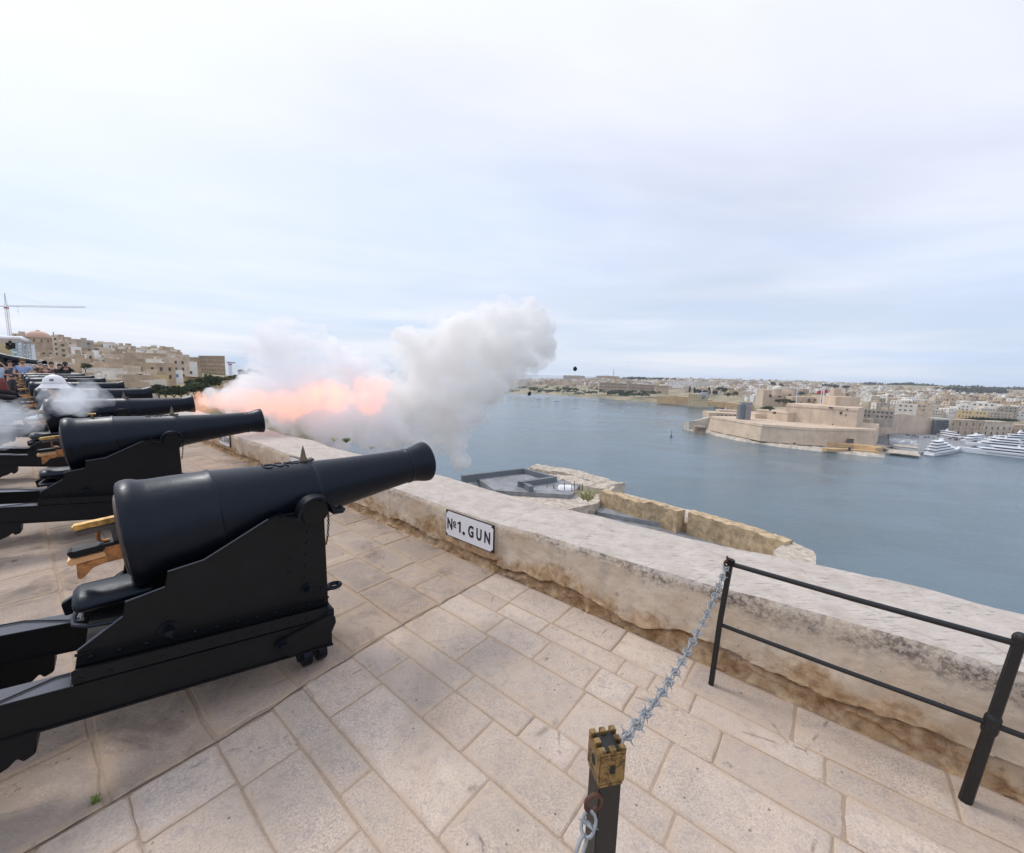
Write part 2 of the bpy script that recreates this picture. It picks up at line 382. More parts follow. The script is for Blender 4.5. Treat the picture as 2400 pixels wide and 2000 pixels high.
M['ochre'] = lime('ochre_bastion', (.53, .40, .25), .5, .6, 1.2)
M['pinkrock'] = lime('pale_rubble_top', (.52, .45, .37), .5, .4, 1.4)
M['conc'] = lime('grey_concrete', (.28, .285, .295), .4, .5, .5)
M['concd'] = plain('dark_concrete', (.15, .165, .18), .85, 0, .2, .5)
M['white'] = plain('white_gelcoat', (.80, .81, .83), .3, 0, .04)
M['whitepaint'] = plain('white_paint', (.80, .80, .80), .45, 0, .05)
M['glass'] = plain('tinted_glass', (.03, .035, .045), .15)
M['greenglass'] = plain('green_glass', (.22, .42, .42), .3)
M['dome'] = plain('pink_dome', (.56, .35, .26), .8, 0, .15, .5)
M['reddome'] = plain('red_dome', (.55, .20, .17), .8, 0, .15, .5)
M['steel'] = plain('aluminium_truss', (.50, .51, .53), .4, .6, .1)
M['crane'] = plain('crane_paint', (.42, .41, .42), .6, 0, .2)
M['cranered'] = plain('crane_red', (.40, .07, .06), .6, 0, .2)
t = NT('hillside'); p = t.pos(); n = t.noise(p, .02, 7, .65); g = t.noise(p, .12, 6, .7)
c = t.mix(t.ramp(n, [(.42, 0), (.58, 1)]), (.34, .28, .19), (.15, .15, .085)); c = t.mix(t.ramp(g, [(.45, 0), (.6, .6)]), c, (.42, .35, .25))
M['hill'] = t.fin(c, .95, t.bump(g, .5, 1.0), 0, .1)
def leaf(name, a, b):
    t = NT(name); p = t.pos(); n = t.noise(p, .6, 4, .6)
    c = t.mix(n, a, b); return t.fin(c, .75, None, 0, .2)
M['leaf'] = leaf('olive_foliage', (.045, .06, .028), (.10, .12, .06))
M['pine'] = leaf('dark_pine_foliage', (.025, .038, .024), (.055, .07, .04))
M['weed'] = leaf('weed_green', (.10, .15, .035), (.20, .24, .07))
M['weedy'] = leaf('dry_weed', (.36, .33, .17), (.50, .46, .27))
M['bark'] = plain('bark', (.10, .075, .055), .9)
# sea
t = NT('harbour_water'); p = t.pos('world', (1, 1, 1), (0, 0, 0), (0, 0, .5)); p2 = t.pos('world', (1, 2.2, 1), (0, 0, 0), (0, 0, .4))
w1 = t.noise(p2, .35, 4, .6); w2 = t.noise(p2, 1.3, 4, .65); w0 = t.noise(t.pos('world', (1, 2.2, 1), (0, 0, 0), (0, 0, .6)), .012, 6, .62, .6)
nb = t.bump(w2, .75, .20, t.bump(w1, .6, .42))
c = t.mix(t.ramp(w0, [(.4, 0), (.6, 1)]), (.080, .132, .160), (.104, .158, .188))
M['sea'] = t.fin(c, t.ramp(w0, [(.38, .05), (.62, .26)]), nb, 0, .5)

# ================================================================== TERRACE
def slab_mesh(s0, s1, t0, t1, gap=.0028, rim=.030, th=.05, j=.0028, seed=0):
    rnd = random.Random(seed); g = gap
    a, b, c, d = s0 + g, s1 - g, t0 + g, t1 - g
    r = .006 + rnd.random() * .008
    base = []
    def edge(p, q, n):
        for k in range(n):
            f = (k + .0) / n; yield (p[0] + (q[0] - p[0]) * f, p[1] + (q[1] - p[1]) * f)
    corners = [((a + r, c), (b - r, c)), ((b, c + r), (b, d - r)), ((b - r, d), (a + r, d)), ((a, d - r), (a, c + r))]
    for p, q in corners:
        pts = list(edge(p, q, 4)) + [q]
        base += pts
    n = len(base); cx, cy = (a + b) / 2, (c + d) / 2
    base = [(x + rnd.uniform(-j, j), y + rnd.uniform(-j, j)) for x, y in base]
    tilt = (rnd.uniform(-.004, .004), rnd.uniform(-.004, .004)); dz = rnd.uniform(-.003, .003)
    def ring(off, z):
        o = []
        for x, y in base:
            dx, dy = x - cx, y - cy
            fx = max(0, (abs(dx) - off)) / max(abs(dx), 1e-6); fy = max(0, (abs(dy) - off)) / max(abs(dy), 1e-6)
            nx, ny = cx + dx * fx, cy + dy * fy
            zz = z + dz + tilt[0] * (nx - cx) + tilt[1] * (ny - cy)
            o.append(st(nx, ny, zz))
        return o
    rim = min(rim, (b - a) * .3, (d - c) * .3)
    vs = ring(0, -th) + ring(0, -.006) + ring(.008, -.0005) + ring(rim, .001)
    fs = []
    for k in range(3):
        for i in range(n): fs.append((k * n + i, k * n + (i + 1) % n, (k + 1) * n + (i + 1) % n, (k + 1) * n + i))
    fs.append(tuple(3 * n + i for i in range(n)))
    me = bpy.data.meshes.new('paving_slab'); me.from_pydata([tuple(v) for v in vs], [], fs)
    at_ = me.attributes.new('rim', 'FLOAT', 'POINT'); at_.data.foreach_set('value', [1.0] * (3 * n) + [0.0] * n)
    me.update(); recalc(me)
    return me
terr = MB()
terr.prism([(-60, -.86), (14, -.86), (14, 14), (-60, 14)], lambda p, h: st(p[0], p[1], h), -61, -.0065)
terrace = terr.build('terrace_pavement', M['joint']); tag(terrace, kind='structure')
recalc(terrace.data)
rows = [(.0, .30, [0, .39, .82, 1.285, 1.755, 2.305, 2.91, 3.6, 4.2, 5]),
        (.30, .475, [0, .40, .80, 1.40, 1.60, 1.84, 2.445, 3.2, 3.9, 5]),
        (.475, .72, [0, .51, .925, 1.31, 1.55, 2.015, 2.515, 3.1, 3.8, 5]),
        (.72, 1.055, [0, .56, 1.33, 1.83, 2.475, 3.05, 3.9, 5]),
        (1.055, 1.225, [0, .745, 1.20, 1.49, 1.95, 2.6, 3.2, 4, 5]),
        (1.225, 1.47, [.02, .31, .74, 1.045, 1.62, 2.15, 2.8, 3.5, 5]),
        (1.47, 1.79, [.04, .37, 1.24, 1.85, 2.5, 3.1, 4, 5]),
        (1.79, 1.96, [.06, .79, 1.45, 2.1, 2.8, 3.5, 5]),
        (1.96, 2.22, [.09, .43, .98, 1.6, 2.2, 2.9, 3.8, 5]),
        (2.22, 2.54, [.1, .39, 1.0, 1.7, 2.4, 3.1, 4, 5]),
        (2.54, 2.80, [.1, .34, .9, 1.5, 2.2, 3.0, 4, 5]),
        (2.80, 3.2, [.1, .6, 1.2, 1.9, 2.6, 3.4, 5]), (3.2, 3.7, [.1, .8, 1.6, 2.5, 3.5, 5])]
ns = 0
for (t0, t1, js) in rows:
    for k in range(len(js) - 1):
        o = link('paving_slab', slab_mesh(js[k], js[k + 1], t0, t1, seed=ns), terrace); o.data.materials.append(M['slab']); ns += 1
lrow = [0, .37, .70, 1.05, 1.45, 1.80, 2.22, 2.6, 3.0, 3.45, 3.9, 4.4]
fixed = {0: [0, -.67, -1.27, -1.52, -2.09, -2.5], 1: [0, -.36, -.72, -1.26, -1.9, -2.4], 2: [-.01, -.06, -.63, -1.22, -1.8, -2.3], 3: [0.0, -.45, -.95, -1.5, -2.2], 4: [.034, -.5, -1.2, -1.7]}
for i in range(len(lrow) - 1):
    e = fixed.get(i, [(.056, .092, .097, .1, .1, .1)[min(i - 5, 5)] if i >= 5 else .02]); e = [x for x in e]
    if i == 2: e = [0, -.63, -1.22, -1.8, -2.3]
    rr = random.Random(100 + i)
    while e[-1] > -6.2: e.append(e[-1] - rr.uniform(.38, .78))
    while e[-1] > -12.5: e.append(e[-1] - rr.uniform(.9, 1.4))
    for k in range(len(e) - 1):
        o = link('paving_slab', slab_mesh(e[k + 1], e[k], lrow[i], lrow[i + 1], gap=.007, rim=.045, j=.008, seed=ns), terrace)
        o.data.materials.append(M['slab2']); ns += 1
b = MB(); pl_ = [(np.interp(k * .064, (0, 1.25, 1.5, 1.8, 2.0, 2.22, 3.2), (.0, .008, .036, .056, .085, .096, .1)) + .004 * math.sin(k * 1.9) + .003 * math.sin(k * 4.7), k * .064) for k in range(51)]
vs = []; 
for k, (x, y) in enumerate(pl_): wd_ = .0012 + .0016 * abs(math.sin(k * 2.3)) + .001 * abs(math.sin(k * .7)); vs += [st(x - wd_, y, .0022), st(x + wd_, y, .0022)]
b.add(vs, [(2 * k, 2 * k + 2, 2 * k + 3, 2 * k + 1) for k in range(50)]); b.build('paving_crack', plain('crack_dirt', (.07, .05, .035), .95), terrace)
# stones beyond: one joined course field
fb = MB(); rr = random.Random(5)
for i in range(14):
    tt = i * .55 + .0; s_ = -12.6
    while s_ > -34:
        w = rr.uniform(.9, 1.5); q = st(s_ - w / 2, tt + .27, -.02 + rr.uniform(-.002, .003)); fb.box(q, (w - .03, .52, .05), WALL_YAW); s_ -= w
o = fb.build('paving_field', M['slab2'], terrace); tag(o, kind='stuff')
fb = MB(); rr = random.Random(6)
for i in range(8):
    tt = 4.4 + i * .6; s_ = .0
    while s_ > -12.6:
        w = rr.uniform(.7, 1.3); fb.box(st(s_ - w / 2, tt + .3, -.02 + rr.uniform(-.002, .003)), (w - .03, .57, .05), WALL_YAW); s_ -= w
o = fb.build('paving_field', M['slab2'], terrace); tag(o, kind='stuff')

# ------------------------------------------------------------------ parapet wall
def zt_(s): return .478 + (.044 * s if s > 0 else .004 * s) + .008 * math.sin(s * 3.1)
def nz_(x, y, z=0, sc_=1): return mnoise.fractal(Vector((x * sc_, y * sc_, z)), 1.0, 2.0, 4)
def section(s0, s1, ds, dz=.016, joint=True):
    vs = []; fs = []; N = max(2, int(round((s1 - s0) / ds)))
    tops = [0, -.006, -.02, -.045, -.08, -.13, -.2, -.3, -.4, -.5, -.6, -.7, -.78, -.83, -.86, -.87]
    nzv = max(8, int(.48 / dz)); row = 0
    for i in range(N + 1):
        s = s0 + (s1 - s0) * i / N; zt = zt_(s); P = []
        near = s > -1.0
        ck = .11 + .10 * nz_(s, 3.3, 0, 1.25) + .022 * nz_(s, 8.1, 0, 7) + (.0 if s < 1.0 else .03 * min(1, s - 1)) 
        if s < 0: ck = .10 + .03 * nz_(s, 1.1, 0, 2.5)
        ed = .5 * min(1, (s1 - s) / .01, (s - s0) / .01) + .5
        jo = 0.0 if min(s1 - s, s - s0) > .012 or not joint else -.008
        for k in range(nzv + 1):
            z = -.03 + (zt - .03 + .03) * k / nzv
            up = 1 / (1 + math.exp(-(z - ck) / .006))
            rough = nz_(s, z * 1.6, 2.0, 9) * .016 + nz_(s, z, 5.0, 30) * .006
            lower = -.030 + rough * 2.2 + max(0, .040 - z) * .5 - .085 * math.exp(-((ck - .008 - z) / .016) ** 2) * (1 if nz_(s, 4.4, 0, 1.2) > -.12 else .25)
            upper = .018 + nz_(s, z, 1.0, 2.2) * .010 + nz_(s, z, 7.0, 14) * .004
            if s < 0: lower += .022
            tt = lower * (1 - up) + upper * up + jo
            # lips of peeled plaster
            tt += .008 * math.exp(-((z - ck - .012) / .008) ** 2)
            if zt - z < .05: tt -= .35 * (max(0, .05 - (zt - z))) ** 1.15 + max(0, nz_(s, z, 3, 8)) * .015
            P.append((tt, z))
        for q in tops:
            zz = zt + nz_(s, q, 4, 3) * .005 + nz_(s, q * 2.0, 6, 14) * .0012 - (.004 if q > -.01 else 0) + q * .02
            if q < -.8: zz -= (abs(q) - .8) * .4 + max(0, nz_(s, 2, 1, 3)) * .02
            if jo: zz -= .006
            wob = .05 * nz_(s, 9, 0, .8) if q < -.7 else 0
            P.append((q - .004 + wob, zz))
        P.append((-.92, zt - .3)); P.append((-1.3, -6))
        row = len(P)
        vs += [st(s, a, b) for a, b in P]
    for i in range(N):
        for k in range(row - 1): fs.append((i * row + k, (i + 1) * row + k, (i + 1) * row + k + 1, i * row + k + 1))
    fs.append(tuple(range(row))); fs.append(tuple(N * row + k for k in range(row - 1, -1, -1)))
    b = MB(); b.add(vs, fs); return b
wall = empty('parapet_wall', st(0, 0, 0)); tag(wall, 'low weathered limestone parapet with peeling plaster and ochre eroded foot', 'wall')
for (a, b, d, dz) in ((0, 4.6, .014, .008), (-3.62, 0, .022, .014), (-7.1, -3.62, .05, .03), (-10.8, -7.1, .09, .04), (-16, -10.8, .2, .06), (-34, -16, .5, .08)):
    bb = section(a, b, d, dz); o = bb.build('wall_section', M['parapet'], None, smooth=True, angle=50)
    o.parent = wall; o.matrix_parent_inverse = Matrix.Translation(-wall.location)

# ------------------------------------------------------------------ signs
def text_mesh(body, size, offset, extr):
    cu = bpy.data.curves.new('lettering', 'FONT'); cu.body = body; cu.size = size; cu.offset = offset; cu.extrude = extr; cu.resolution_u = 3
    cu.align_x = 'CENTER'
    o = bpy.data.objects.new('tmp', cu); COL.objects.link(o)
    dg = bpy.context.evaluated_depsgraph_get(); me = bpy.data.meshes.new_from_object(o.evaluated_get(dg)); bpy.data.objects.remove(o)
    return me
M['enamel'] = plain('white_enamel', (.80, .80, .83), .25, 0, .03)
M['enblack'] = plain('black_enamel', (.012, .012, .015), .3)
def gun_sign(n, s_right, zlo, zhi, label):
    w = .655; h = zhi - zlo
    e = empty('gun_sign', st(s_right - w / 2, .034, zlo), WALL_YAW); tag(e, label, 'sign', 'enamel gun number signs on the parapet')
    def L(x, z, y): return (x, -y, z)          # local: x along wall, -y towards terrace
    b = MB(); b.prism([(-w/2, 0), (w/2, 0), (w/2, h), (-w/2, h)], lambda p, q: L(p[0], p[1], q), 0, .010); b.build('border_plate', M['enblack'], e, bevel=.002)
    c = .028; g = .010
    pl = [(-w/2 + g + c, g), (w/2 - g - c, g), (w/2 - g - c * .4, g + c * .4), (w/2 - g, g + c), (w/2 - g, h - g - c), (w/2 - g - c * .4, h - g - c * .4), (w/2 - g - c, h - g), (-w/2 + g + c, h - g),
          (-w/2 + g + c * .4, h - g - c * .4), (-w/2 + g, h - g - c), (-w/2 + g, g + c), (-w/2 + g + c * .4, g + c * .4)]
    b = MB(); b.prism(pl, lambda p, q: L(p[0], p[1], q), .008, .013); b.build('plate', M['enamel'], e)
    # lettering
    vs = []; fs = []
    def put(ch, x, zb, size, sx=.78, bold=.022):
        me = text_mesh(ch, size, size * bold, .0012); lb_ = MB(); lb_.add([L(x + v.co.x * sx, zb + v.co.y, .0145 + v.co.z) for v in me.vertices], [list(p.vertices) for p in me.polygons])
        bpy.data.meshes.remove(me); lb_.build('letter', M['enblack'], e)
    S = .158; zb = .080
    put('N', -.262, zb, S, .66, .03); put('o', -.194, zb + .052, S * .60, .8, .03)
    nb_ = MB()
    if n == 1: nb_.prism([(x - .012, z * 1.05) for x, z in [(-.115, 0), (-.095, 0), (-.095, .108), (-.108, .108), (-.138, .090), (-.138, .073), (-.115, .085)]], lambda p, q: L(p[0], zb + p[1], q), .0133, .0157); nb_.build('letter', M['enblack'], e)
    else: put(str(n), -.130, zb, S, .75, .03)
    put('.', -.062, zb, S, 1.0, .05)
    put('G', .035, zb, S, .68, .03); put('U', .142, zb, S, .66, .03); put('N', .248, zb, S, .66, .03)
    b = MB(); b.box(L(-.194, zb + .038, .0146), (.045, .0024, .010)); b.build('letter_bar', M['enblack'], e)
    for x in (-1, 1):
        for z in (.022, h - .022): b = MB(); b.cyl(L(x * (w / 2 - .022), z, .010), L(x * (w / 2 - .022), z, .016), .007, 8); b.build('screw', M['iron'], e)
    return e
gun_sign(1, -.012, .195, .465, 'white enamel sign reading No 1. GUN, nearest on the parapet face')
gun_sign(2, -3.66, .185, .455, 'white enamel sign mostly hidden behind the barrel and foresight of the nearest gun')
gun_sign(3, -7.15, .180, .450, 'white enamel sign reading No 3. GUN, half hidden under the second muzzle')

# ================================================================== GUN
GAZ = math.radians(46)
def gun_proto():
    g = empty('cannon', (0, 0, 0))
    ax = math.atan2(1.119 - .963, .955 + .83)
    AM = Matrix.Translation((-.83, 0, .963)) @ Matrix.Rotation(-ax, 4, 'Y')
    Lb = math.hypot(1.785, .156)
    def X(s): return (s + .83) / math.cos(ax)
    prof = [(.0, .10), (.0, .255), (.006, .270), (.02, .278), (.045, .281), (.07, .276), (.085, .268), (.12, .262), (.2, .259), (.36, .250), (.372, .254), (.385, .254), (.392, .247),
            (.6, .222), (.88, .196), (.892, .199), (.91, .199), (.92, .191), (.95, .183), (1.15, .163), (1.4, .143), (1.6, .131), (1.608, .136), (1.622, .136), (1.63, .131),
            (1.66, .134), (1.70, .143), (1.735, .153), (1.765, .159), (1.785, .160), (1.792, .156), (1.792, .095), (1.785, .088), (1.45, .086), (1.44, .001)]
    b = MB(); b.lathe(prof, AM, 64, cap=True); b.build('barrel', M['gun'], g, angle=35)
    b = MB(); b.lathe([(-.014, .02), (-.014, .20), (-.008, .212), (.0, .215), (.004, .215)], AM, 48); b.build('breech_face', M['iron'], g, angle=35)
    # trunnions and their caps
    b = MB(); b.cyl((0.0, .318, .985), (0.0, -.318, .985), .074, 32); b.build('trunnion', M['carr'], g, angle=35)
    for sy in (-1, 1):
        b = MB(); pts = []
        for k in range(17):
            a = math.pi * k / 16; pts.append((.105 * math.cos(a), .975 + .112 * math.sin(a)))
        outer = [(.165, .985), (.150, .972)] + pts[0:1] + pts[1:-1] + pts[-1:] + [(-.150, .985), (-.185, 1.012)]
        inner = [(x * .87 if abs(x) < .12 else x, z - .014) for x, z in outer]
        poly = outer + inner[::-1]
        b.prism(poly, lambda p, q: (p[0], q, p[1]), sy * .262, sy * .350); b.build('trunnion_cap', M['gun'], g, angle=40)
    # cheeks
    pf = [(.06, .985), (-.02, .985), (-.188, 1.000), (-.244, .985), (-.542, .836), (-.686, .820), (-.700, .745), (-.844, .722), (-.856, .655), (-1.011, .552), (-1.027, .452), (.070, .312)]
    for sy in (-1, 1):
        b = MB(); b.prism(pf, lambda p, q: (p[0], q, p[1]), sy * .285, sy * .262); b.build('cheek', M['carr'], g, bevel=.003)
        # raised edge strip along the top, pale paint in place of a bevel highlight
        b = MB()
        ep = [(-.244, .988), (-.542, .839), (-.686, .823)], [(-.700, .748), (-.844, .725)], [(-.856, .657), (-1.011, .555)]
        for q in ep: b = MB(); b.tube([(x, sy * .288, z + .003) for x, z in q], .0045, 6); b.build('edge_bead', M['railtop'], g)
        # angle irons
        for (z0, z1, h, y0) in ((.545, .405, .012, .290), (.500, .362, .010, .296)):
            b = MB(); b.prism([(-1.02, z0), (.072, z1), (.072, z1 - h), (-1.02, z0 - h)], lambda p, q: (p[0], q, p[1]), sy * y0, sy * .284); b.build('angle_iron', M['carr'], g)
        b = MB(); w8 = []
        for (x, zi, zo, zb) in ((-1.025, .474, .511, .447), (.045, .343, .386, .312)):
            w8 += [(x, sy * .284, zi), (x - .004, sy * .366, zo), (x - .004, sy * .366, zb), (x, sy * .262, zb)]
        b.add(w8, [(0, 1, 2, 3), (7, 6, 5, 4), (0, 4, 5, 1), (1, 5, 6, 2), (2, 6, 7, 3), (3, 7, 4, 0)]); o = b.build('base_angle', M['carr'], g, bevel=.003); recalc(o.data)
        b = MB()
        for k in range(12):
            s = -.97 + k * .0925; z = .513 - (s + .97) * .128; b.sphere((s, sy * .287, z), .010, 8, 4)
            z2 = .466 - (s - .035 + 1.02) * .1155; b.sphere((s - .035, sy * .366, z2), .009, 8, 4)
        for (s, z) in ((-.04, .86), (-.045, .79), (-.05, .72), (-.055, .65), (-.06, .58), (-.14, .72), (-.15, .64), (.03, .47), (-.01, .46)): b.sphere((s, sy * .287, z), .009, 8, 4)
        o = b.build('rivets', M['gun'], g); tag(o, kind='stuff')
        for (s, z, r) in ((-.055, .50, .027), (-.70, .525, .030)):
            b = MB(); b.cyl((s, sy * .285, z), (s, sy * .293, z), r * 1.35, 20); b.cyl((s, sy * .293, z), (s, sy * .325, z), r * .75, 6); b.cyl((s, sy * .325, z), (s, sy * .338, z), r * .5, 12)
            b.build('bolt', M['gun'], g, angle=35)
        # slide beam: web and two flanges
        zt1 = lambda x: .443 - .128 * (x + 1.03)
        zb1 = lambda x: .158 - .148 * (x + .237)
        xa, xb = .06, -2.4
        b = MB()
        b.prism([(xa, zt1(xa)), (xb, zt1(xb)), (xb, zb1(xb) + .004), (xa, zb1(xa) + .004)], lambda p, q: (p[0], q, p[1]), sy * .335, sy * .362)
        b.prism([(xa + .004, zt1(xa)), (xb, zt1(xb)), (xb, zt1(xb) - .014), (xa + .004, zt1(xa) - .014)], lambda p, q: (p[0], q, p[1]), sy * .250, sy * .370)
        b.prism([(xa + .004, zb1(xa) + .012), (xb, zb1(xb) + .012), (xb, zb1(xb)), (xa + .004, zb1(xa))], lambda p, q: (p[0], q, p[1]), sy * .255, sy * .372)
        b.prism([(xa, zt1(xa) - .01), (xb, zt1(xb) - .01), (xb, zb1(xb) + .01), (xa, zb1(xa) + .01)], lambda p, q: (p[0], q, p[1]), sy * .262, sy * .275)
        o = b.build('slide_beam', M['carr'], g, bevel=.0025)
        b = MB(); b.prism([(-1.035, zt1(-1.035) + .005), (xb, zt1(xb) + .005), (xb, zt1(xb) + .001), (-1.035, zt1(-1.035) + .001)], lambda p, q: (p[0], q, p[1]), sy * .252, sy * .368); b.build('running_plate', M['railtop'], g)
        b = MB(); b.tube([(-1.04, sy * .275, zt1(-1.04) + .010), (-1.085, sy * .275, zt1(-1.085) + .010), (-1.24, sy * .36, zt1(-1.24) + .010)] + ([(-1.6, sy * .362, zt1(-1.6) + .010)]), .0035, 6); b.build('lashing_line', M['dark'], g)
        b = MB(); b.box((.050, sy * .312, .335), (.045, .125, .052)); b.build('end_lug', M['gun'], g, bevel=.004)
        # end bracket and lower bolt
        b = MB(); b.prism([(.075, .31), (.080, .27), (.040, .19), (-.01, .165), (-.19, .165), (-.26, .262), (-.26, .282), (.0, .330), (.05, .335)], lambda p, q: (p[0], q, p[1]), sy * .24, sy * .384); b.build('front_bracket', M['carr'], g, bevel=.004)
        b = MB(); b.cyl((-.225, sy * .372, .262), (-.225, sy * .392, .262), .033, 16); b.cyl((-.225, sy * .392, .262), (-.225, sy * .415, .262), .019, 6); b.build('bolt', M['gun'], g, angle=35)
        b = MB(); b.prism([(.0, .17), (-.15, .17), (-.13, .06), (-.02, .06)], lambda p, q: (p[0], q, p[1]), sy * .30, sy * .318); b.build('roller_fork', M['carr'], g, bevel=.003)
        for dx in (-.075, .012):
            b = MB(); b.cyl((dx - .024, sy * .272, .072), (dx + .024, sy * .272, .072), .072, 28); b.cyl((dx - .031, sy * .272, .072), (dx + .031, sy * .272, .072), .022, 14); b.build('roller', M['gun'], g, angle=35)
        b = MB(); b.cyl((-.12, sy * .272, .072), (.06, sy * .272, .072), .012, 10); b.build('axle', M['carr'], g)
        # rear truck leg with toothed foot
        b = MB(); b.prism([(-1.139, .31), (-1.150, .205), (-1.185, .190), (-1.20, .215), (-1.225, .19), (-1.29, .165), (-1.36, .11), (-1.40, .06), (-1.86, .06), (-1.90, .40)], lambda p, q: (p[0], q, p[1]), sy * .25, sy * .374); b.build('rear_truck', M['carr'], g, bevel=.004)
        for dx in (-1.5, -1.72):
            b = MB(); b.cyl((dx - .04, sy * .31, .115), (dx + .04, sy * .31, .115), .115, 28); b.build('roller', M['gun'], g, angle=35)
    # towing eye at the head
    for sy in (-1, 1):
        b = MB(); pts = [(.075, sy * .262, .452)]
        b.tube([(.075 + .04 + .038 * math.cos(a), sy * .262 + .030 * math.sin(a), .452) for a in [2 * math.pi * k / 16 for k in range(16)]], .013, 8, closed=True); b.box((.07, sy * .262, .452), (.03, .05, .022)); b.build('towing_eye', M['gun'], g, angle=40)
    # transoms
    b = MB(); b.box((.035, 0, .50), (.025, .52, .34)); b.build('front_transom', M['carr'], g)
    b = MB(); b.prism([(-1.0, .44), (-1.0, .47), (-.30, .40), (-.30, .37)], lambda p, q: (p[0], q, p[1]), -.26, .26); b.build('bed_plate', M['carr'], g)
    b = MB(); b.prism([(-1.09, .49), (-1.10, .56), (-1.03, .60), (-.95, .61), (-.95, .50)], lambda p, q: (p[0], q, p[1]), .262, .30); b.build('stop_block', M['gun'], g, bevel=.004)
    # buffer pad under the breech
    b = MB(); Mx = Matrix.Translation((-1.03, .0, .675)) @ Matrix.Rotation(math.radians(0), 4, 'Y')
    b.lathe([(0, .045), (.012, .062), (.03, .070), (.28, .070), (.29, .06)], Matrix.Translation((-1.03, 0, .68)) @ Matrix.Diagonal((1, 1.9, .72, 1)), 28); b.build('breech_buffer', M['gun'], g, angle=35)
    b = MB(); b.tube([(-1.0, .14, .60), (-1.03, .08, .585), (-1.04, 0, .58), (-1.03, -.08, .585), (-.98, -.16, .60), (-.86, -.24, .62)], .011, 8); b.build('guard_rod', M['gun'], g, angle=40)
    # brass breech gear
    e = -1
    tb = Matrix.Rotation(-ax, 3, 'Y')
    b = MB(); b.box((-.925, .0, 1.050), (.165, .052, .026), M=tb); b.build('breech_lever', M['brass'], g, bevel=.006)
    b = MB(); b.box((-.92, .0, 1.020), (.15, .040, .026), M=tb); b.box((-.86, .0, .985), (.03, .05, .10), M=tb); b.box((-.848, 0, 1.075), (.02, .05, .04), M=tb); b.build('lever_base', M['iron'], g, bevel=.004)
    b = MB(); b.tube([(-.925, 0, 1.01), (-.925, 0, .965), (-.915, 0, .953), (-.885, 0, .950)], .008, 8); b.build('firing_rod', M['copper'], g, angle=40)
    b = MB(); b.box((-.935, 0, .925), (.18, .075, .030), M=tb); b.cyl((-1.02, -.035, .925), (-1.02, .035, .925), .012, 10); b.build('slide_block', M['carr'], g, bevel=.004)
    b = MB(); b.box((-.965, 0, .885), (.135, .075, .030), M=tb); b.build('breech_bar', M['copperl'], g, bevel=.005)
    b = MB(); b.box((-.872, 0, .893), (.070, .085, .090), M=tb); b.build('breech_block', M['copper'], g, bevel=.008)
    b = MB(); b.prism([(-1.005, .868), (-.885, .885), (-.885, .850), (-.95, .835), (-.985, .792), (-1.005, .788)], lambda p, q: (p[0], q, p[1]), -.038, .030); b.build('breech_wedge', M['copper'], g, bevel=.005)
    # foresight
    zt = .963 + math.tan(ax) * (.041 + .83) + .197
    b = MB(); b.box((.045, 0, zt + .004), (.085, .050, .012), M=tb); b.box((.085, 0, zt + .008), (.02, .05, .016), M=tb); b.build('sight_base', M['iron'], g, bevel=.003)
    b = MB(); b.lathe([(0, .026), (.012, .023), (.022, .018), (.065, .010), (.096, .0018)], Matrix.Translation((.035, 0, zt + .008)) @ Matrix.Rotation(-math.pi / 2, 4, 'Y'), 12); b.build('foresight', M['sightb'], g, angle=40)
    # raised cypher on top of the second reinforce
    b = MB(); cx = -.10; zc = .963 + math.tan(ax) * (cx + .83)
    def onb(s, w):
        r = .262 - .5 * 0 ; r = .222 + (.196 - .222) * ((s + .83 - .6) / .28)
        a = w / r; return (s, r * math.sin(a), .963 + math.tan(ax) * (s + .83) + r * math.cos(a) + .001)
    for (cs, cw, ra, rb, a0, a1) in ((-.17, -.02, .03, .035, 0, 5.2), (-.17, .035, .028, .03, 1, 6), (-.11, 0, .022, .05, .5, 5.8), (-.06, -.03, .022, .025, 0, 4.5), (-.05, .03, .022, .022, 2, 7.5), (-.01, 0, .018, .03, 0, 5)):
        b.tube([onb(cs + ra * math.cos(a0 + (a1 - a0) * k / 12), cw + rb * math.sin(a0 + (a1 - a0) * k / 12)) for k in range(13)], .0045, 6)
    b.build('raised_cypher', M['gun'], g, angle=50)
    # keep chain of the cap square
    b = MB(); pts = [(.075, -.255, .985), (.092, -.262, .965), (.092, -.262, .88), (.085, -.262, .80), (.072, -.262, .735)]
    seg = []
    for i in range(len(pts) - 1):
        p, q = Vector(pts[i]), Vector(pts[i + 1]); n = max(1, int((q - p).length / .014))
        for k in range(n): seg.append((p + (q - p) * k / n, (q - p).normalized()))
    for i, (p, d) in enumerate(seg):
        sd_ = Vector((0, 1, 0)) if i % 2 else Vector((1, 0, 0)); sd_ = (sd_ - d * sd_.dot(d)).normalized()
        b.tube([p + d * .010 * math.cos(a) + sd_ * .0055 * math.sin(a) for a in [2 * math.pi * k / 8 for k in range(8)]], .0028, 5, closed=True)
    o = b.build('keep_chain', M['dark'], g); tag(o, kind='stuff')
    return g
depths = [3.28, 5.40, 7.39, 9.56, 11.8, 14.05, 15.9, 17.9]
gun0 = Vector((-1.386, 2.549, 0))
glabels = ['large black muzzle-raised cannon nearest the camera, beside the sign reading No 1. GUN',
           'second black cannon from the camera, with a small brass bracket on its breech end',
           'third black cannon from the camera, the one firing flame and smoke',
           'fourth black cannon from the camera, directly behind the white helmet',
           'fifth black cannon from the camera, its muzzle short of the fourth one',
           'sixth black cannon from the camera in the receding row',
           'seventh black cannon from the camera, second last before the spectators',
           'farthest black cannon of the row, directly in front of the spectators']
proto = gun_proto()
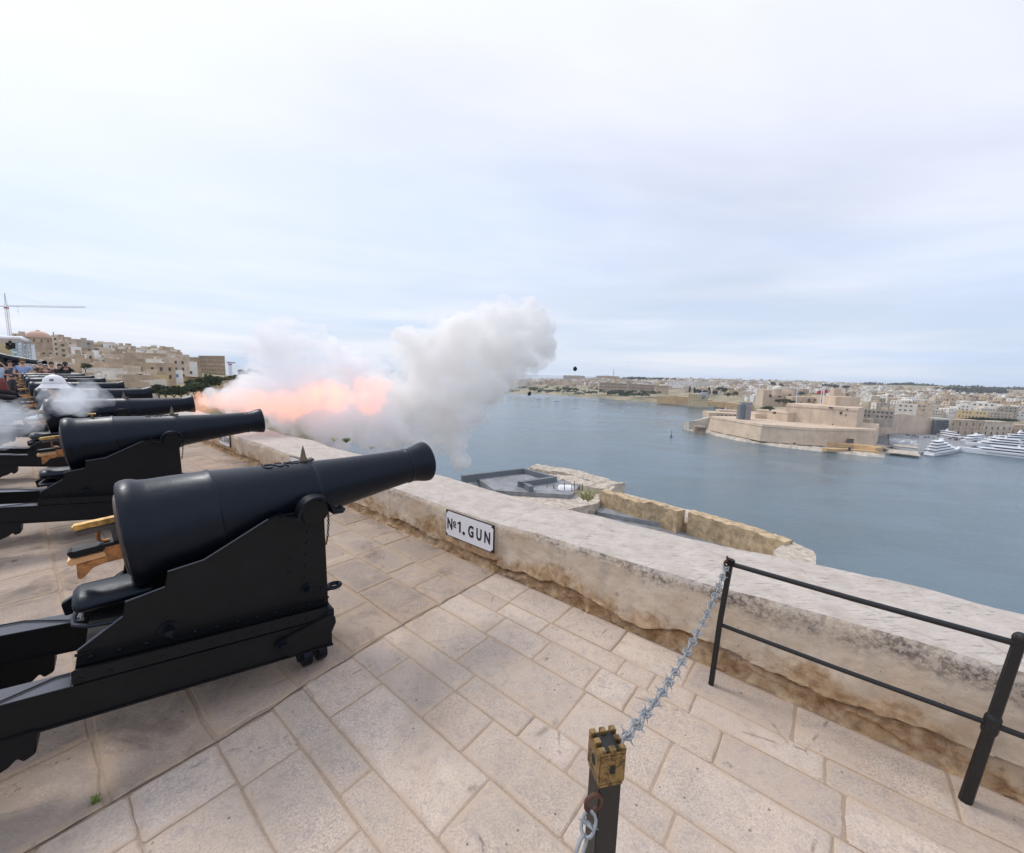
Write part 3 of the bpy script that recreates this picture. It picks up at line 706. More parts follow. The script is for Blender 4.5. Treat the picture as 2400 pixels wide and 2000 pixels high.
for i, dpt in enumerate(depths):
    off = -(dpt - 3.28) / (.6252 * math.cos(PITCH))
    o = proto if i == 0 else copy_tree(proto)
    o.location = gun0 + SV * off; o.rotation_euler = (0, 0, math.pi / 2 - GAZ)
    tag(o, glabels[i], 'cannon', 'black saluting cannons along the parapet')
    if i == 0: continue
    if i == 1:
        b = MB(); b.cyl((-.62, 0, 1.235), (-.62, 0, 1.27), .010, 8); b.cyl((-.65, 0, 1.275), (-.59, 0, 1.275), .013, 8); b.cyl((-.62, -.03, 1.268), (-.62, .03, 1.268), .008, 8)
        b.build('sight_bracket', M['oldbrass'], o, angle=40)
#@@PART2
# ================================================================== railing, bollard, spiked chains
rl = empty('iron_railing', st(1.36, .9)); tag(rl, 'low black iron railing of two posts and two bars in front of the parapet', 'railing', None)
rl.location = (0, 0, 0)
pL0 = atz(1666, 1604, 0); pR0 = atz(2262, 1878, 0)
pL1 = atz(1713, 1316, .815); pR1 = atz(2391, 1500, .83)
b = MB(); mid = pL0.lerp(pL1, .52) + Vector((-.006, 0, 0))
b.tube([pL0 - Vector((0, 0, .05)), mid, pL1], .0185, 4); b.build('post', M['rail'], rl, bevel=.002)
b = MB(); kn = pR0.lerp(pR1, .5); dv = (pR1 - pR0).normalized()
b.tube([pR0 - dv * .05, kn - dv * .05, kn - dv * .035, kn + dv * .035, kn + dv * .05, pR1 - dv * .03, pR1 + dv * .005], [.0235, .021, .0265, .0265, .0205, .0195, .0245], 8); b.sphere(pR1 + dv * .008, .0245, 8, 6); b.build('post', M['rail'], rl)
def bar(a, c, r, n=10):
    b = MB(); b.tube([a, a.lerp(c, .5) + Vector((0, 0, -.004)), c], r, n); return b.build('rail', M['rail'], rl, angle=40)
t0_ = atz(1712, 1322, .80); t1_ = pR1 - dv * .02
bar(t0_, t1_, .0135); bar(t1_, t1_ + (t1_ - t0_) * .9, .0135)
l0_ = pL0.lerp(pL1, .50); l1_ = kn
bar(l0_, l1_, .0115); bar(l1_, l1_ + (l1_ - l0_) * .9 + Vector((0, 0, .0)), .0125)
b = MB(); b.cyl(pL1 + Vector((-.004, 0, -.02)), pL1 + Vector((0, 0, .012)), .022, 6); b.build('post_cap', M['carr'], rl)
b = MB(); b.tube([pL1 + Vector((-.02 + .016 * math.cos(a), 0, -.012 + .018 * math.sin(a))) for a in [2 * math.pi * k / 12 for k in range(12)]], .006, 6, closed=True)
b.tube([pL1 + Vector((-.02, 0, .0)), pL1 + Vector((-.024, 0, .03))], .006, 6); b.build('shackle', M['rust'], rl)

# bollard with a little brass castle head
BT = .86
bc = atz(1424, 1727, BT)                         # centre of the head's top
BY = math.radians(13)
bol = empty('bollard', (bc.x, bc.y, 0), BY); tag(bol, 'square black iron bollard topped by a small worn brass castle with battlements', 'bollard')
hw = .0385
b = MB(); b.box((0, 0, (BT - .095) / 2), (.066, .066, BT - .095)); b.build('post', M['post'], bol, bevel=.002)
b = MB(); w = hw
b.prism([(-w, -w), (w, -w), (w, w), (-w, w)], lambda p, q: (p[0] * (1.0 if q > BT - .08 else .93), p[1] * (1.0 if q > BT - .08 else .93), q), BT - .118, BT - .106)
b.box((0, 0, BT - .062), (2 * w, 2 * w, .088)); b.build('castle_head', M['oldbrass'], bol, bevel=.0025)
b = MB(); b.box((0, 0, BT - .0165), (2 * w - .018, 2 * w - .018, .004)); b.build('castle_floor', M['post'], bol)
q = w - .0088
for (x, y) in [(-1, -1), (0, -1), (1, -1), (-1, 0), (1, 0), (-1, 1), (0, 1), (1, 1)]:
    b = MB(); b.box((x * q, y * q, BT - .0115), (.0175, .0175, .014)); b.build('merlon', M['oldbrass'], bol, bevel=.0015)
for (x, y, sx, sy) in [(0, -1, .015, .002), (0, 1, .015, .002), (-1, 0, .002, .015), (1, 0, .002, .015)]:
    b = MB(); b.box((x * (w + .0005), y * (w + .0005), BT - .062), (sx, sy, .024)); b.build('castle_window', M['dark'], bol)
sh0 = Vector((-.028, -.030, BT - .145))
b = MB(); b.tube([(-.045 - .0 + .022 * math.cos(a), -.030 + -.004 * math.sin(a), BT - .165 + .030 * math.sin(a)) for a in [math.pi * 2 * k / 18 for k in range(18)]], .0065, 8, closed=True); b.build('shackle', M['rust'], bol, angle=50)
# spiked chain
def star_mesh(R, r0):
    b = MB()
    for k in range(4):
        a = math.pi / 4 + k * math.pi / 2; d = Vector((0, math.cos(a), math.sin(a)))
        b.cyl(d * .002, d * R, r0, 6, .0006)
    return b
def spiked_chain(P0, P1, sag, label, link_len, R, wire, t_end=1.0, hang=None):
    R *= 1.0
    ch = empty('spiked_chain', P0); tag(ch, label, 'chain', 'spiked chains hung from the bollard')
    path = []
    for k in range(201):
        f = k / 200 * t_end; p = P0.lerp(P1, f) + Vector((0, 0, -4 * sag * f * (1 - f))); path.append(p)
    cum = [0]
    for i in range(200): cum.append(cum[-1] + (path[i + 1] - path[i]).length)
    n = int(cum[-1] / (link_len * .80))
    lm = MB(); L = link_len / 2 - wire; Wd = link_len * .27
    pts = []
    for k in range(7): a = math.pi / 2 - math.pi * k / 6; pts.append((L - Wd * .0 - Wd + Wd * math.cos(a), Wd * math.sin(a), 0))
    for k in range(7): a = -math.pi / 2 - math.pi * k / 6; pts.append((-L + Wd + Wd * math.cos(a), Wd * math.sin(a), 0))
    lm.tube(pts, wire, 6, closed=True); lme = lm.mesh('chain_link', M['galv'], smooth=True)
    sm = star_mesh(R, wire * 1.35).mesh('spike_star', M['galv'], smooth=True, angle=40)
    j = 0
    for i in range(n):
        s = (i + .5) * cum[-1] / n
        while cum[j + 1] < s: j += 1
        p = path[j].lerp(path[j + 1], (s - cum[j]) / (cum[j + 1] - cum[j])); d = (path[min(j + 2, 200)] - path[j]).normalized()
        q = d.to_track_quat('X', 'Z').to_matrix().to_4x4() @ Matrix.Rotation((math.pi / 2 if i % 2 else 0) + math.sin(i * 2.3) * .25, 4, 'X')
        o = link('chain_link', lme, ch); o.matrix_local = Matrix.Translation(p - P0) @ q
        if i % 2 == 0:
            q2 = d.to_track_quat('X', 'Z').to_matrix().to_4x4() @ Matrix.Rotation(i * .9 + math.sin(i * 5.1), 4, 'X')
            o = link('spike_star', sm, ch); o.matrix_local = Matrix.Translation(p - P0 + d * link_len * .0) @ q2
    return ch
cP0 = pL1 + Vector((-.022, 0, -.03)); cP1 = bc + Matrix.Rotation(BY, 3, 'Z') @ Vector((.045, .012, -.045))
spiked_chain(cP0, cP1, .115, 'grey spiked chain sagging from the brass-headed bollard up to the railing post', .052, .031, .0034)
c2 = bc + Matrix.Rotation(BY, 3, 'Z') @ Vector((-.050, -.034, -.190))
spiked_chain(c2, c2 + Vector((-.62, -.75, .05)), .30, 'grey spiked chain drooping from the rusty shackle out of the bottom of the picture', .064, .032, .0048)

# ================================================================== SEA
b = MB(); R = 60000
b.add([(-R, -R, SEA), (R, -R, SEA), (R, R, SEA), (-R, R, SEA)], [(0, 1, 2, 3)]); o = b.build('sea', M['sea']); tag(o, kind='structure')

# ================================================================== terrain sheets
def lerp_tab(tab, u):
    if u <= tab[0][0]: return tab[0][1:]
    for a, c in zip(tab, tab[1:]):
        if u <= c[0]:
            f = (u - a[0]) / (c[0] - a[0]); return tuple(x + (y - x) * f for x, y in zip(a[1:], c[1:]))
    return tab[-1][1:]
class Sheet:
    """terrain laid out by viewing direction: for each column rows of (v, depth)"""
    def __init__(s, name, cols, rowsf, step, mat, sub=5, noisea=1.0):
        s.rowsf = rowsf; us = []; u = cols[0]
        while u <= cols[1]: us.append(u); u += step
        vs = []; nr = None; s.us = us
        for u in us:
            rw = rowsf(u); P = []
            for k in range(len(rw) - 1):
                for q in range(sub):
                    f = q / sub; a = at(u, *rw[k]); c = at(u, *rw[k + 1]); P.append(a.lerp(c, f))
            P.append(at(u, *rw[-1])); nr = len(P)
            for k, p in enumerate(P):
                if 1 <= k < nr - 1: p.z += mnoise.noise(p * .012) * noisea * 3 + mnoise.noise(p * .05) * noisea
                vs.append(p)
        fs = [(i * nr + k, (i + 1) * nr + k, (i + 1) * nr + k + 1, i * nr + k + 1) for i in range(len(us) - 1) for k in range(nr - 1)]
        b = MB(); b.add(vs, fs); s.o = b.build(name, mat, None, smooth=True); tag(s.o, kind='structure')
    def point(s, u, r):
        rw = s.rowsf(u); k = min(int(r), len(rw) - 2); f = r - k
        return at(u, *rw[k]).lerp(at(u, *rw[k + 1]), f)
def dsea(u, v, z=SEA): return (atz(u, v, z) - CAMP).dot(FWD)
# far side: Kalkara shore and the town behind the fort, up to the ridge
east = [(1080, 925, 897, 893, 2600), (1190, 921, 900, 893, 2600), (1260, 924, 905, 893, 2500), (1400, 934, 912, 890, 2400), (1557, 947, 919, 890, 2300), (1700, 955, 925, 892, 2300), (1850, 975, 935, 896, 2300),
        (2000, 1000, 945, 901, 2400), (2150, 1020, 955, 902, 2400), (2400, 1030, 962, 913, 2400), (2700, 1035, 968, 922, 2400), (3300, 1050, 990, 940, 2400)]
def east_rows(u):
    vs_, vm, vr, dr = lerp_tab(east, u); d0 = dsea(u, vs_, SEA - .5)
    d1 = d0 * 1.03; zq = SEA + 4
    v1 = hor(u) + (H - zq) * FPX / d1
    dm = d0 * 1.35 if u > 1900 else d0 * 1.25
    vm2 = vm
    return [(vs_, d0), (v1, d1), (vm2, dm), ((vm + vr) / 2 - 1, (dm + dr) / 2), (vr, dr), (vr + 6, dr * 1.5), (hor(u) + (H - SEA + 5) * FPX / (dr * 2.2), dr * 2.2)]
hill_e = Sheet('far_hillside', (1080, 3000), east_rows, 24, M['hill'])
# Valletta side, left
west = [(-900, 985, 930, 872, 792), (-100, 975, 925, 868, 796), (60, 965, 922, 868, 802), (150, 960, 918, 866, 812), (220, 955, 915, 866, 822), (300, 950, 912, 866, 832), (400, 945, 908, 866, 842), (455, 940, 906, 884, 870), (540, 935, 903, 888, 880), (640, 930, 902, 893, 888), (760, 925, 905, 897, 893)]
def west_rows(u):
    a, b_, c, d = lerp_tab(west, u)
    return [(hor(u) + (H - SEA + 3) * FPX / 95, 95), (a + 18, 125), (b_, 190), (c, 300), (d, 450), (d + 25, 700), (hor(u) + (H - SEA + 5) * FPX / 1300, 1300)]
hill_w = Sheet('valletta_hillside', (-900, 760), west_rows, 20, M['hill'], noisea=.5)
hill_w.o.name = 'town_hillside'

# ================================================================== buildings
def vis_faces(c, w, d, rz):
    """outward normals of the box sides that face the camera"""
    out = []
    for i, (nx, ny, L, off) in enumerate(((1, 0, d, w / 2), (-1, 0, d, w / 2), (0, 1, w, d / 2), (0, -1, w, d / 2))):
        n = Matrix.Rotation(rz, 3, 'Z') @ Vector((nx, ny, 0)); fc = Vector(c) + n * off
        if (CAMP - fc).dot(n) > 0: out.append((n, Vector((-n.y, n.x, 0)), fc, L))
    return out
def window_row(mb, fc, tdir, n, L, z, ww, wh, sp, rnd=None, skip=.12, proud=.06):
    k = max(1, int((L - 1.2) / sp)); st0 = -(k - 1) * sp / 2
    for i in range(k):
        if rnd and rnd.random() < skip: continue
        x = st0 + i * sp; hh = wh
        p = fc + tdir * x; p = Vector((p.x, p.y, z))
        a = tdir * ww / 2; o = n * proud; u = Vector((0, 0, hh / 2))
        mb.add([p - a - u + o, p + a - u + o, p + a + u + o, p - a + u + o, p - a - u - o, p + a - u - o, p + a + u - o, p - a + u - o], [(0, 1, 2, 3), (0, 4, 5, 1), (1, 5, 6, 2), (2, 6, 7, 3), (3, 7, 4, 0)])
def building(name, base, w, d, h, rz, mi, rnd, sink=8, win=(1.1, 1.7, 3.4, 3.6), label=None, cat='building', group=None, hut=True, parent=None, wmat='win', extra=0, skip=.15):
    c = Vector(base); e = empty(name, c); tag(e, label, cat, group)
    b = MB(); b.box((0, 0, (h - sink) / 2), (w, d, h + sink), rz)
    # roof parapet
    b2 = MB(); ph = .9
    R3 = Matrix.Rotation(rz, 3, 'Z')
    for (x, y, sx, sy) in ((w / 2 - .15, 0, .3, d), (-w / 2 + .15, 0, .3, d), (0, d / 2 - .15, w - .6, .3), (0, -d / 2 + .15, w - .6, .3)):
        b.box(R3 @ Vector((x, y, h + ph / 2 - .01)), (sx, sy, ph), rz)
    b.build('wall', TOWN[mi], e)
    b2.box((0, 0, h + .03), (w - .62, d - .62, .05), rz); b2.build('roof', M['roof'], e)
    if hut:
        hb = MB(); hw_, hd = rnd.uniform(.2, .42) * w, rnd.uniform(.25, .5) * d; x, y = rnd.uniform(-.25, .25) * w, rnd.uniform(-.25, .25) * d
        hh = rnd.uniform(2.2, 3.6)
        hb.box(R3 @ Vector((x, y, h + hh / 2)), (hw_, hd, hh), rz); hb.build('roof_hut', TOWN[(mi + rnd.choice((0, 0, 2))) % 5], e)
        if rnd.random() < .5:
            hb = MB(); tx, ty = rnd.uniform(-.4, .4) * w, rnd.uniform(-.4, .4) * d; hb.cyl(R3 @ Vector((tx, ty, h)), R3 @ Vector((tx, ty, h + 1.5)), .7, 8); hb.build('water_tank', TOWN[4], e)
    wb = MB()
    fl = max(1, int((h - .8) / win[3]))
    for (n, td, fc, L) in vis_faces((c.x, c.y, 0), w, d, rz):
        fc = fc - Vector((c.x, c.y, 0))
        for k in range(fl): window_row(wb, fc, td, n, L, h - 1.9 - k * win[3], win[0], win[1], win[2], rnd, skip)
    if wb.v:
        o = wb.build('window_rows', M[wmat], e); tag(o, kind='stuff')
    return e
YW = WALL_YAW
rnd = random.Random(11)
where_w = ['below the pink dome', 'left in the old town', 'middle of the old town', 'near the palace block']
STO = ['one storey', 'two storey', 'three storey', 'four storey', 'five storey', 'six storey']
cnt = 0
# old town on the left: rows from the skyline down to the foot
wmass = [MB() for _ in TOWN]; wwin = MB()
for r in np.linspace(1.25, 3.98, 24):
    u = 40 + rnd.uniform(0, 14)
    while u < 585:
        p = hill_w.point(u, r); dep = (p - CAMP).dot(FWD); ob = math.hypot(1, (u - 1200) / FPX)
        w = rnd.uniform(7, 14) if r > 2 else rnd.uniform(6, 11); d = rnd.uniform(8, 12); h = rnd.uniform(6, 13) if r > 1.8 else rnd.uniform(4, 9)
        if r > 3.9: h *= rnd.uniform(.5, .9)
        if u > 520: h *= .55
        hid = (u < 60 and r < 3.2) or (u > 480 and r < 2.9 and rnd.random() < .7) or (u > 380 and r < 2.2) or (r < 1.7 and u > 330)
        skipp = (442 < u < 545 and r > 1.6) or u > 545 or (470 < u < 540 and r > 2.9) or (60 < u < 120 and r > 3.6)
        if not hid and not skipp:
            mi = rnd.choices(range(7), [28, 22, 20, 12, 10, 6, 4])[0]
            fl = min(5, max(0, int(h / 3.6) - 0))
            band = 'on the skyline' if r > 3.7 else 'high on the slope' if r > 3 else 'half way down the slope' if r > 2.1 else 'at the foot of the slope'
            wh = where_w[0] if u < 150 else where_w[1] if u < 270 else where_w[2] if u < 400 else where_w[3]
            if cnt >= 168 and rnd.random() < .75:
                rz_ = YW + rnd.choice((-.12, 0, .08, .3)); wmass[mi].box(p + Vector((0, 0, h / 2 - 4)), (w, d, h + 8), rz_)
                if rnd.random() < .6: wmass[rnd.choice((0, 1, 2))].box(p + Vector((rnd.uniform(-2, 2), 0, h + 1.2)), (w * .35, d * .4, 2.4), rz_)
                for (n, td, fc, L) in vis_faces(p, w, d, rz_):
                    for k in range(max(1, int(h / 3.4))): window_row(wwin, fc, td, n, L, p.z + h - 1.8 - k * 3.4, 1.0, 1.5, 3.2, rnd, .25)
                u += (w * 1.0) * FPX / dep / (1.25) + rnd.uniform(-1, 4); continue
            building('town_house', p, w, d, h, YW + rnd.choice((-.12, 0, .08, .3)), mi, rnd, label=f'{TONE[mi]} {STO[fl]} house {band}, {wh}', cat='house', group=f'{TONE[mi]} {STO[fl]} houses {band} {wh}', hut=rnd.random() < .6)
            cnt += 1
        u += (w * 1.0) * FPX / dep / (1.25) + rnd.uniform(-1, 4)
print('west houses', cnt)
we = empty('old_town_mass', (0, 0, 0)); tag(we, kind='stuff')
for k, mb in enumerate(wmass):
    if mb.v: o = mb.build('crowded_houses', TOWN[k], we); tag(o, kind='stuff')
o = wwin.build('crowded_windows', M['win'], we); tag(o, kind='stuff')
def bpx(name, u0, u1, vt, vb, depth, mi, rnd, rz=None, dd=14, **k):
    """a building spanning photo columns u0..u1, roof at vt and foot at vb"""
    um = (u0 + u1) / 2; p = at(um, vb, depth); top = at(um, vt, depth).z
    w = (u1 - u0) * depth / FPX
    r_ = ray(um, vb)
    if rz is None: rz = -math.atan2(r_.x, r_.y)
    w *= math.cos(math.atan2(r_.x, r_.y)) ** .0 * math.cos(math.atan2(r_.x, r_.y))
    return building(name, p, w, dd, top - p.z, rz, mi, rnd, **k)
# named buildings of the old town
pal = empty('palace_block', at(500, 888, 420)); tag(pal, 'long tan palace block of six storeys closing the right end of the old town', 'building')
c0 = at(470, 893, 430); c1 = at(530, 893, 400); top = at(500, 836, 415).z; bot = c0.z - 10
pal.location = (0, 0, 0)
dirp = (c1 - c0); dirp.z = 0; Lp = dirp.length; dirp.normalize(); nrm = Vector((dirp.y, -dirp.x, 0))
if nrm.dot(CAMP - c0) < 0: nrm = -nrm
vd_ = Vector((c1.x, c1.y, 0)).normalized(); back = vd_ * 26; b = MB()
c2_ = Vector((c0.x, c0.y, 0)); c3_ = Vector((c1.x, c1.y, 0)); side = at(440, 893, 470); side.z = 0
b.prism([tuple(c2_.xy), tuple(c3_.xy), tuple((c3_ + back).xy), tuple((c2_ + back).xy)], lambda p, q: (p[0], p[1], q), bot, top)
b.prism([tuple((c2_ + nrm * .4 - dirp * .4).xy), tuple((c3_ + nrm * .4 + dirp * .4).xy), tuple((c3_ + back + dirp * .4).xy), tuple((c2_ + back - dirp * .4).xy)], lambda p, q: (p[0], p[1], q), top - 3.9, top - 3.4)
b.prism([tuple((c2_ + nrm * .5 - dirp * .5).xy), tuple((c3_ + nrm * .5 + dirp * .5).xy), tuple((c3_ + back + dirp * .5).xy), tuple((c2_ + back - dirp * .5).xy)], lambda p, q: (p[0], p[1], q), top, top + .7)
b.build('wall', TOWN[0], pal); recalc(pal.children[0].data)
b = MB(); mid_ = (c2_ + c3_) / 2
for k in range(6): window_row(b, mid_, dirp, nrm, Lp, top - 2 - k * 3.9, 1.15, 1.9 if k < 5 else 2.6, 3.7, None)
o = b.build('window_rows', M['win'], pal); tag(o, kind='stuff')
# its long receding wing
b = MB(); wing = empty('palace_wing'); tag(wing, 'long tan wing with rows of windows running back from the palace block', 'building')
w0 = c2_ - dirp * .5; w1 = w0 + (Vector((side.x, side.y, 0)) - w0) * 1.0
wd = (w1 - w0).normalized(); wn_ = Vector((wd.y, -wd.x, 0))
if wn_.dot(CAMP - w0) < 0: wn_ = -wn_
b.prism([tuple(w0.xy), tuple(w1.xy), tuple((w1 - wn_ * 14).xy), tuple((w0 - wn_ * 14).xy)], lambda p, q: (p[0], p[1], q), bot, top - .8); b.build('wall', TOWN[0], wing); recalc(wing.children[0].data)
b = MB()
for k in range(6): window_row(b, (w0 + w1) / 2, wd, wn_, (w1 - w0).length, top - 2.6 - k * 3.9, 1.0, 1.8, 3.4, None)
o = b.build('window_rows', M['win'], wing); tag(o, kind='stuff')
# domed church
dc = at(92, 806, 330); ch_ = empty('domed_church', dc); tag(ch_, 'stone church with a broad pink dome rising over the left end of the old town', 'church')
rr_ = 25 * 330 / FPX; b = MB(); b.box((0, 0, -6), (rr_ * 2.4, rr_ * 2.4, 14), .3); b.build('wall', TOWN[3], ch_)
b = MB(); b.cyl((0, 0, 0), (0, 0, 4.6), rr_ * .86, 32); b.build('drum', TOWN[0], ch_)
b = MB(); b.cyl((0, 0, 4.4), (0, 0, 5.0), rr_ * .96, 32); b.build('cornice', TOWN[3], ch_)
b = MB(); b.sphere((0, 0, 4.8), rr_ * .84, 40, 10, (1, 1, .74), half=True); b.build('dome', M['dome'], ch_, smooth=True)
b = MB(); b.cyl((0, 0, 4.8 + rr_ * .60), (0, 0, 4.8 + rr_ * .69), rr_ * .13, 14); b.build('lantern', M['dome'], ch_)
b = MB()
for k in range(12):
    a = k * math.pi / 6; n_ = Vector((math.cos(a), math.sin(a), 0)); window_row(b, n_ * rr_ * .86, Vector((-n_.y, n_.x, 0)), n_, 1.4, 2.4, 1.0, 1.8, 9)
o = b.build('window_rows', M['win'], ch_); tag(o, kind='stuff')
dr = at(298, 822, 440); dd_ = empty('small_dome_church', dr); tag(dd_, 'church with a small red dome on the skyline of the old town', 'church')
b = MB(); b.box((0, 0, -1), (11, 11, 6), .2); b.build('wall', TOWN[2], dd_); b = MB(); b.sphere((0, 0, 2), 4.6, 20, 6, (1, 1, .62), half=True); b.build('dome', M['reddome'], dd_, smooth=True)
# singled-out buildings
def lab(l): return dict(label=l, cat='building')
bpx('square_house', 128, 143, 790, 850, 300, 1, rnd, dd=9, **lab('narrow cream tower-like house just right of the pink dome'))
bpx('terrace_house', 185, 224, 801, 845, 330, 5, rnd, dd=12, win=(1.4, 1.6, 3.2, 5), **lab('wide greyish block with a glazed roof terrace right of the pink dome'))
bpx('white_house', 168, 192, 817, 833, 270, 4, rnd, dd=9, hut=False, skip=.9, **lab('blank bright cream gable wall standing high in the old town'))
bpx('tan_apartment_house', 140, 163, 804, 850, 290, 0, rnd, dd=9, win=(1.6, 1.8, 3.0, 3.6), **lab('honey coloured house with dark balcony openings right of the narrow tower house'))
bpx('warehouse', 328, 388, 868, 896, 200, 4, rnd, dd=10, hut=False, skip=.97, **lab('large blank white stepped building low in the old town, above the dark trees'))
bpx('white_house', 404, 430, 872, 900, 215, 4, rnd, dd=8, hut=False, skip=.5, wmat='shut', **lab('white house with blue shutters low on the slope, above the trees'))
bpx('green_balcony_house', 262, 312, 876, 902, 175, 6, rnd, dd=8, hut=False, win=(1.8, 1.4, 2.4, 4), wmat='glass', **lab('pale yellow house with a row of dark square windows low in the old town'))
bpx('flat_shed', 196, 300, 868, 880, 170, 2, rnd, dd=10, hut=False, skip=.9, **lab('long low pale roofed building just behind the spectators'))
bpx('arcade_house', 340, 378, 848, 862, 300, 1, rnd, dd=10, win=(1.2, 1.8, 2.2, 4), hut=False, skip=0, **lab('cream house with a row of arched windows in the middle of the old town'))
bpx('shed_house', 176, 200, 836, 850, 210, 0, rnd, dd=9, hut=False, skip=.6, **lab('small orange-tan cube house half way up the old town'))
bpx('courtyard_house', 205, 222, 830, 852, 230, 1, rnd, dd=9, hut=False, skip=.2, **lab('cream house with three small windows half way up the old town'))
# yellow building near the truss, with glazed balconies
yb = bpx('yellow_building', -60, 62, 806, 850, 75, 6, rnd, dd=9, hut=False, win=(1.0, 1.4, 4.2, 4.4), skip=.3, **lab('yellow building with white glazed balconies behind the stage truss'))
for (uu, vv) in ((43, 826), (70, 832)):
    q = at(uu, vv, 66.5 if uu > 60 else 66); b = MB(); bw = 1.0
    b.box(q - yb.location, (bw, .8, 3.4)); o = b.build('glazed_balcony', M['whitepaint'], yb)
    for k in range(4):
        b = MB(); b.box(q - yb.location + Vector((0, -.42, -1.25 + k * .83)), (.72, .05, .55)); b.build('pane', M['greenglass'], o); 
    for c_ in o.children: pass
# ochre bastion under the trees, left of the smoke
def stone_wall(name, pts, z0f, thick, mat, label, cat='wall', group=None, capm=None):
    """pts: list of (u, vtop, vbottom, depth) -> solid wall"""
    n = len(pts); b = MB(); T = [at(u, vt, d) for u, vt, vb, d in pts]; B = [at(u, vb, d) for u, vt, vb, d in pts]
    for k in range(n): B[k] = Vector((T[k].x, T[k].y, B[k].z))
    out_ = []
    for k in range(n):
        a = T[min(k + 1, n - 1)] - T[max(k - 1, 0)]; a.z = 0; a.normalize(); q = Vector((-a.y, a.x, 0))
        if q.dot(T[k] - CAMP) < 0: q = -q
        out_.append(q * thick)
    vs = []
    for k in range(n): vs += [B[k], T[k], T[k] + out_[k], B[k] + out_[k]]
    fs = []
    for k in range(n - 1):
        for j in range(4): fs.append((4 * k + j, 4 * k + (j + 1) % 4, 4 * k + 4 + (j + 1) % 4, 4 * k + 4 + j))
    fs += [(0, 1, 2, 3), (4 * n - 1, 4 * n - 2, 4 * n - 3, 4 * n - 4)]
    b.add(vs, fs); o = b.build(name, mat); recalc(o.data); tag(o, label, cat, group); return o
stone_wall('bastion_wall', [(470, 915, 960, 170), (492, 905, 960, 165), (520, 893, 960, 160), (560, 888, 958, 165), (600, 889, 956, 175), (650, 893, 956, 190)], 0, 30, M['ochre'], 'ochre bastion wall under the dark trees left of the smoke')
# tower cranes
def crane(u, vt, vb, dep, jibu, label, red=True, lean=0):
    p = at(u, vb, dep); top = at(u, vt, dep).z; hgt = top - p.z; k = dep / FPX
    e = empty('tower_crane', p); tag(e, label, 'crane', 'tower cranes on the horizon')
    w = 4.2 * k * .5
    b = MB(); zc = hgt * .72 if lean else hgt * .9
    for sx in (-1, 1):
        for sy in (-1, 1): b.cyl((sx * w, sy * w, 0), (sx * w, sy * w, zc), w * .13, 5)
    nseg = 14
    for i in range(nseg):
        z0, z1 = zc * i / nseg, zc * (i + 1) / nseg; s = 1 if i % 2 else -1
        for (a, c_) in (((-1, -1), (1, -1)), ((1, -1), (1, 1)), ((1, 1), (-1, 1)), ((-1, 1), (-1, -1))):
            b.cyl((a[0] * w * s, a[1] * w * s, z0), (c_[0] * w * s, c_[1] * w * s, z1), w * .09, 4)
    o = b.build('mast', M['crane'], e)
    b = MB()
    for sx in (-1, 1):
        for sy in (-1, 1): b.cyl((sx * w, sy * w, zc), (0, 0, hgt), w * .13, 5)
    b.build('tower_head', M['crane'], e)
    b = MB(); b.box((0, 0, zc + w * .6), (w * 2.6, w * 2.6, w * 1.4)); b.build('slewing_cab', M['cranered'], e)
    L = (jibu - u) * k; zj = zc + w * 2
    je = at(jibu, vt + (jibu - u) * .032 + (hgt * .28 / k if lean else 3), dep) - p
    b = MB(); jd = Vector((L, L * .15, 0)); tip = Vector((L, L * .15, je.z if lean else zj))
    if lean: tip.z = at(jibu, 720, dep).z - p.z
    st_ = Vector((0, 0, zj)); hh = w * 1.5
    for off in (Vector((0, -w * .6, 0)), Vector((0, w * .6, 0)), Vector((0, 0, hh))): b.cyl(st_ + off, tip + off, w * .12, 5)
    m_ = 26
    for i in range(m_):
        a = st_.lerp(tip, i / m_); c_ = st_.lerp(tip, (i + .5) / m_); d_ = st_.lerp(tip, (i + 1) / m_)
        for sy in (-1, 1):
            b.cyl(a + Vector((0, sy * w * .6, 0)), c_ + Vector((0, 0, hh)), w * .07, 4); b.cyl(c_ + Vector((0, 0, hh)), d_ + Vector((0, sy * w * .6, 0)), w * .07, 4)
    b.build('jib', M['crane'], e)
    b = MB(); cj = Vector((-L * .3, -L * .045, zj)); b.box((cj + st_) / 2, (abs(L) * .3, w * .8, w * .5)); b.build('counter_jib', M['cranered'], e)
    b = MB(); b.box(cj + Vector((0, 0, w * .8)), (w * 3, w, w * 1.6)); b.build('counterweight', M['conc'], e)
    b = MB(); b.cyl((0, 0, hgt), st_.lerp(tip, .55) + Vector((0, 0, hh)), w * .05, 4); b.cyl((0, 0, hgt), cj, w * .05, 4)
    b.build('stay_cable', M['crane'], e)
    b = MB(); hk = st_.lerp(tip, .14); b.box(hk, (w * 2.2, w, w * .5)); b.cyl(hk, hk - Vector((0, 0, hgt * .16)), w * .06, 4); b.box(hk - Vector((0, 0, hgt * .08)), (w * 1.2, w * .4, w * .6)); b.build('hook_block', M['crane'], e)
    return e
crane(27, 690, 815, 300, 186, 'grey lattice tower crane with a long jib over the old town', lean=1)
crane(541, 853, 885, 900, 552, 'tiny distant tower crane on the horizon just right of the palace block')

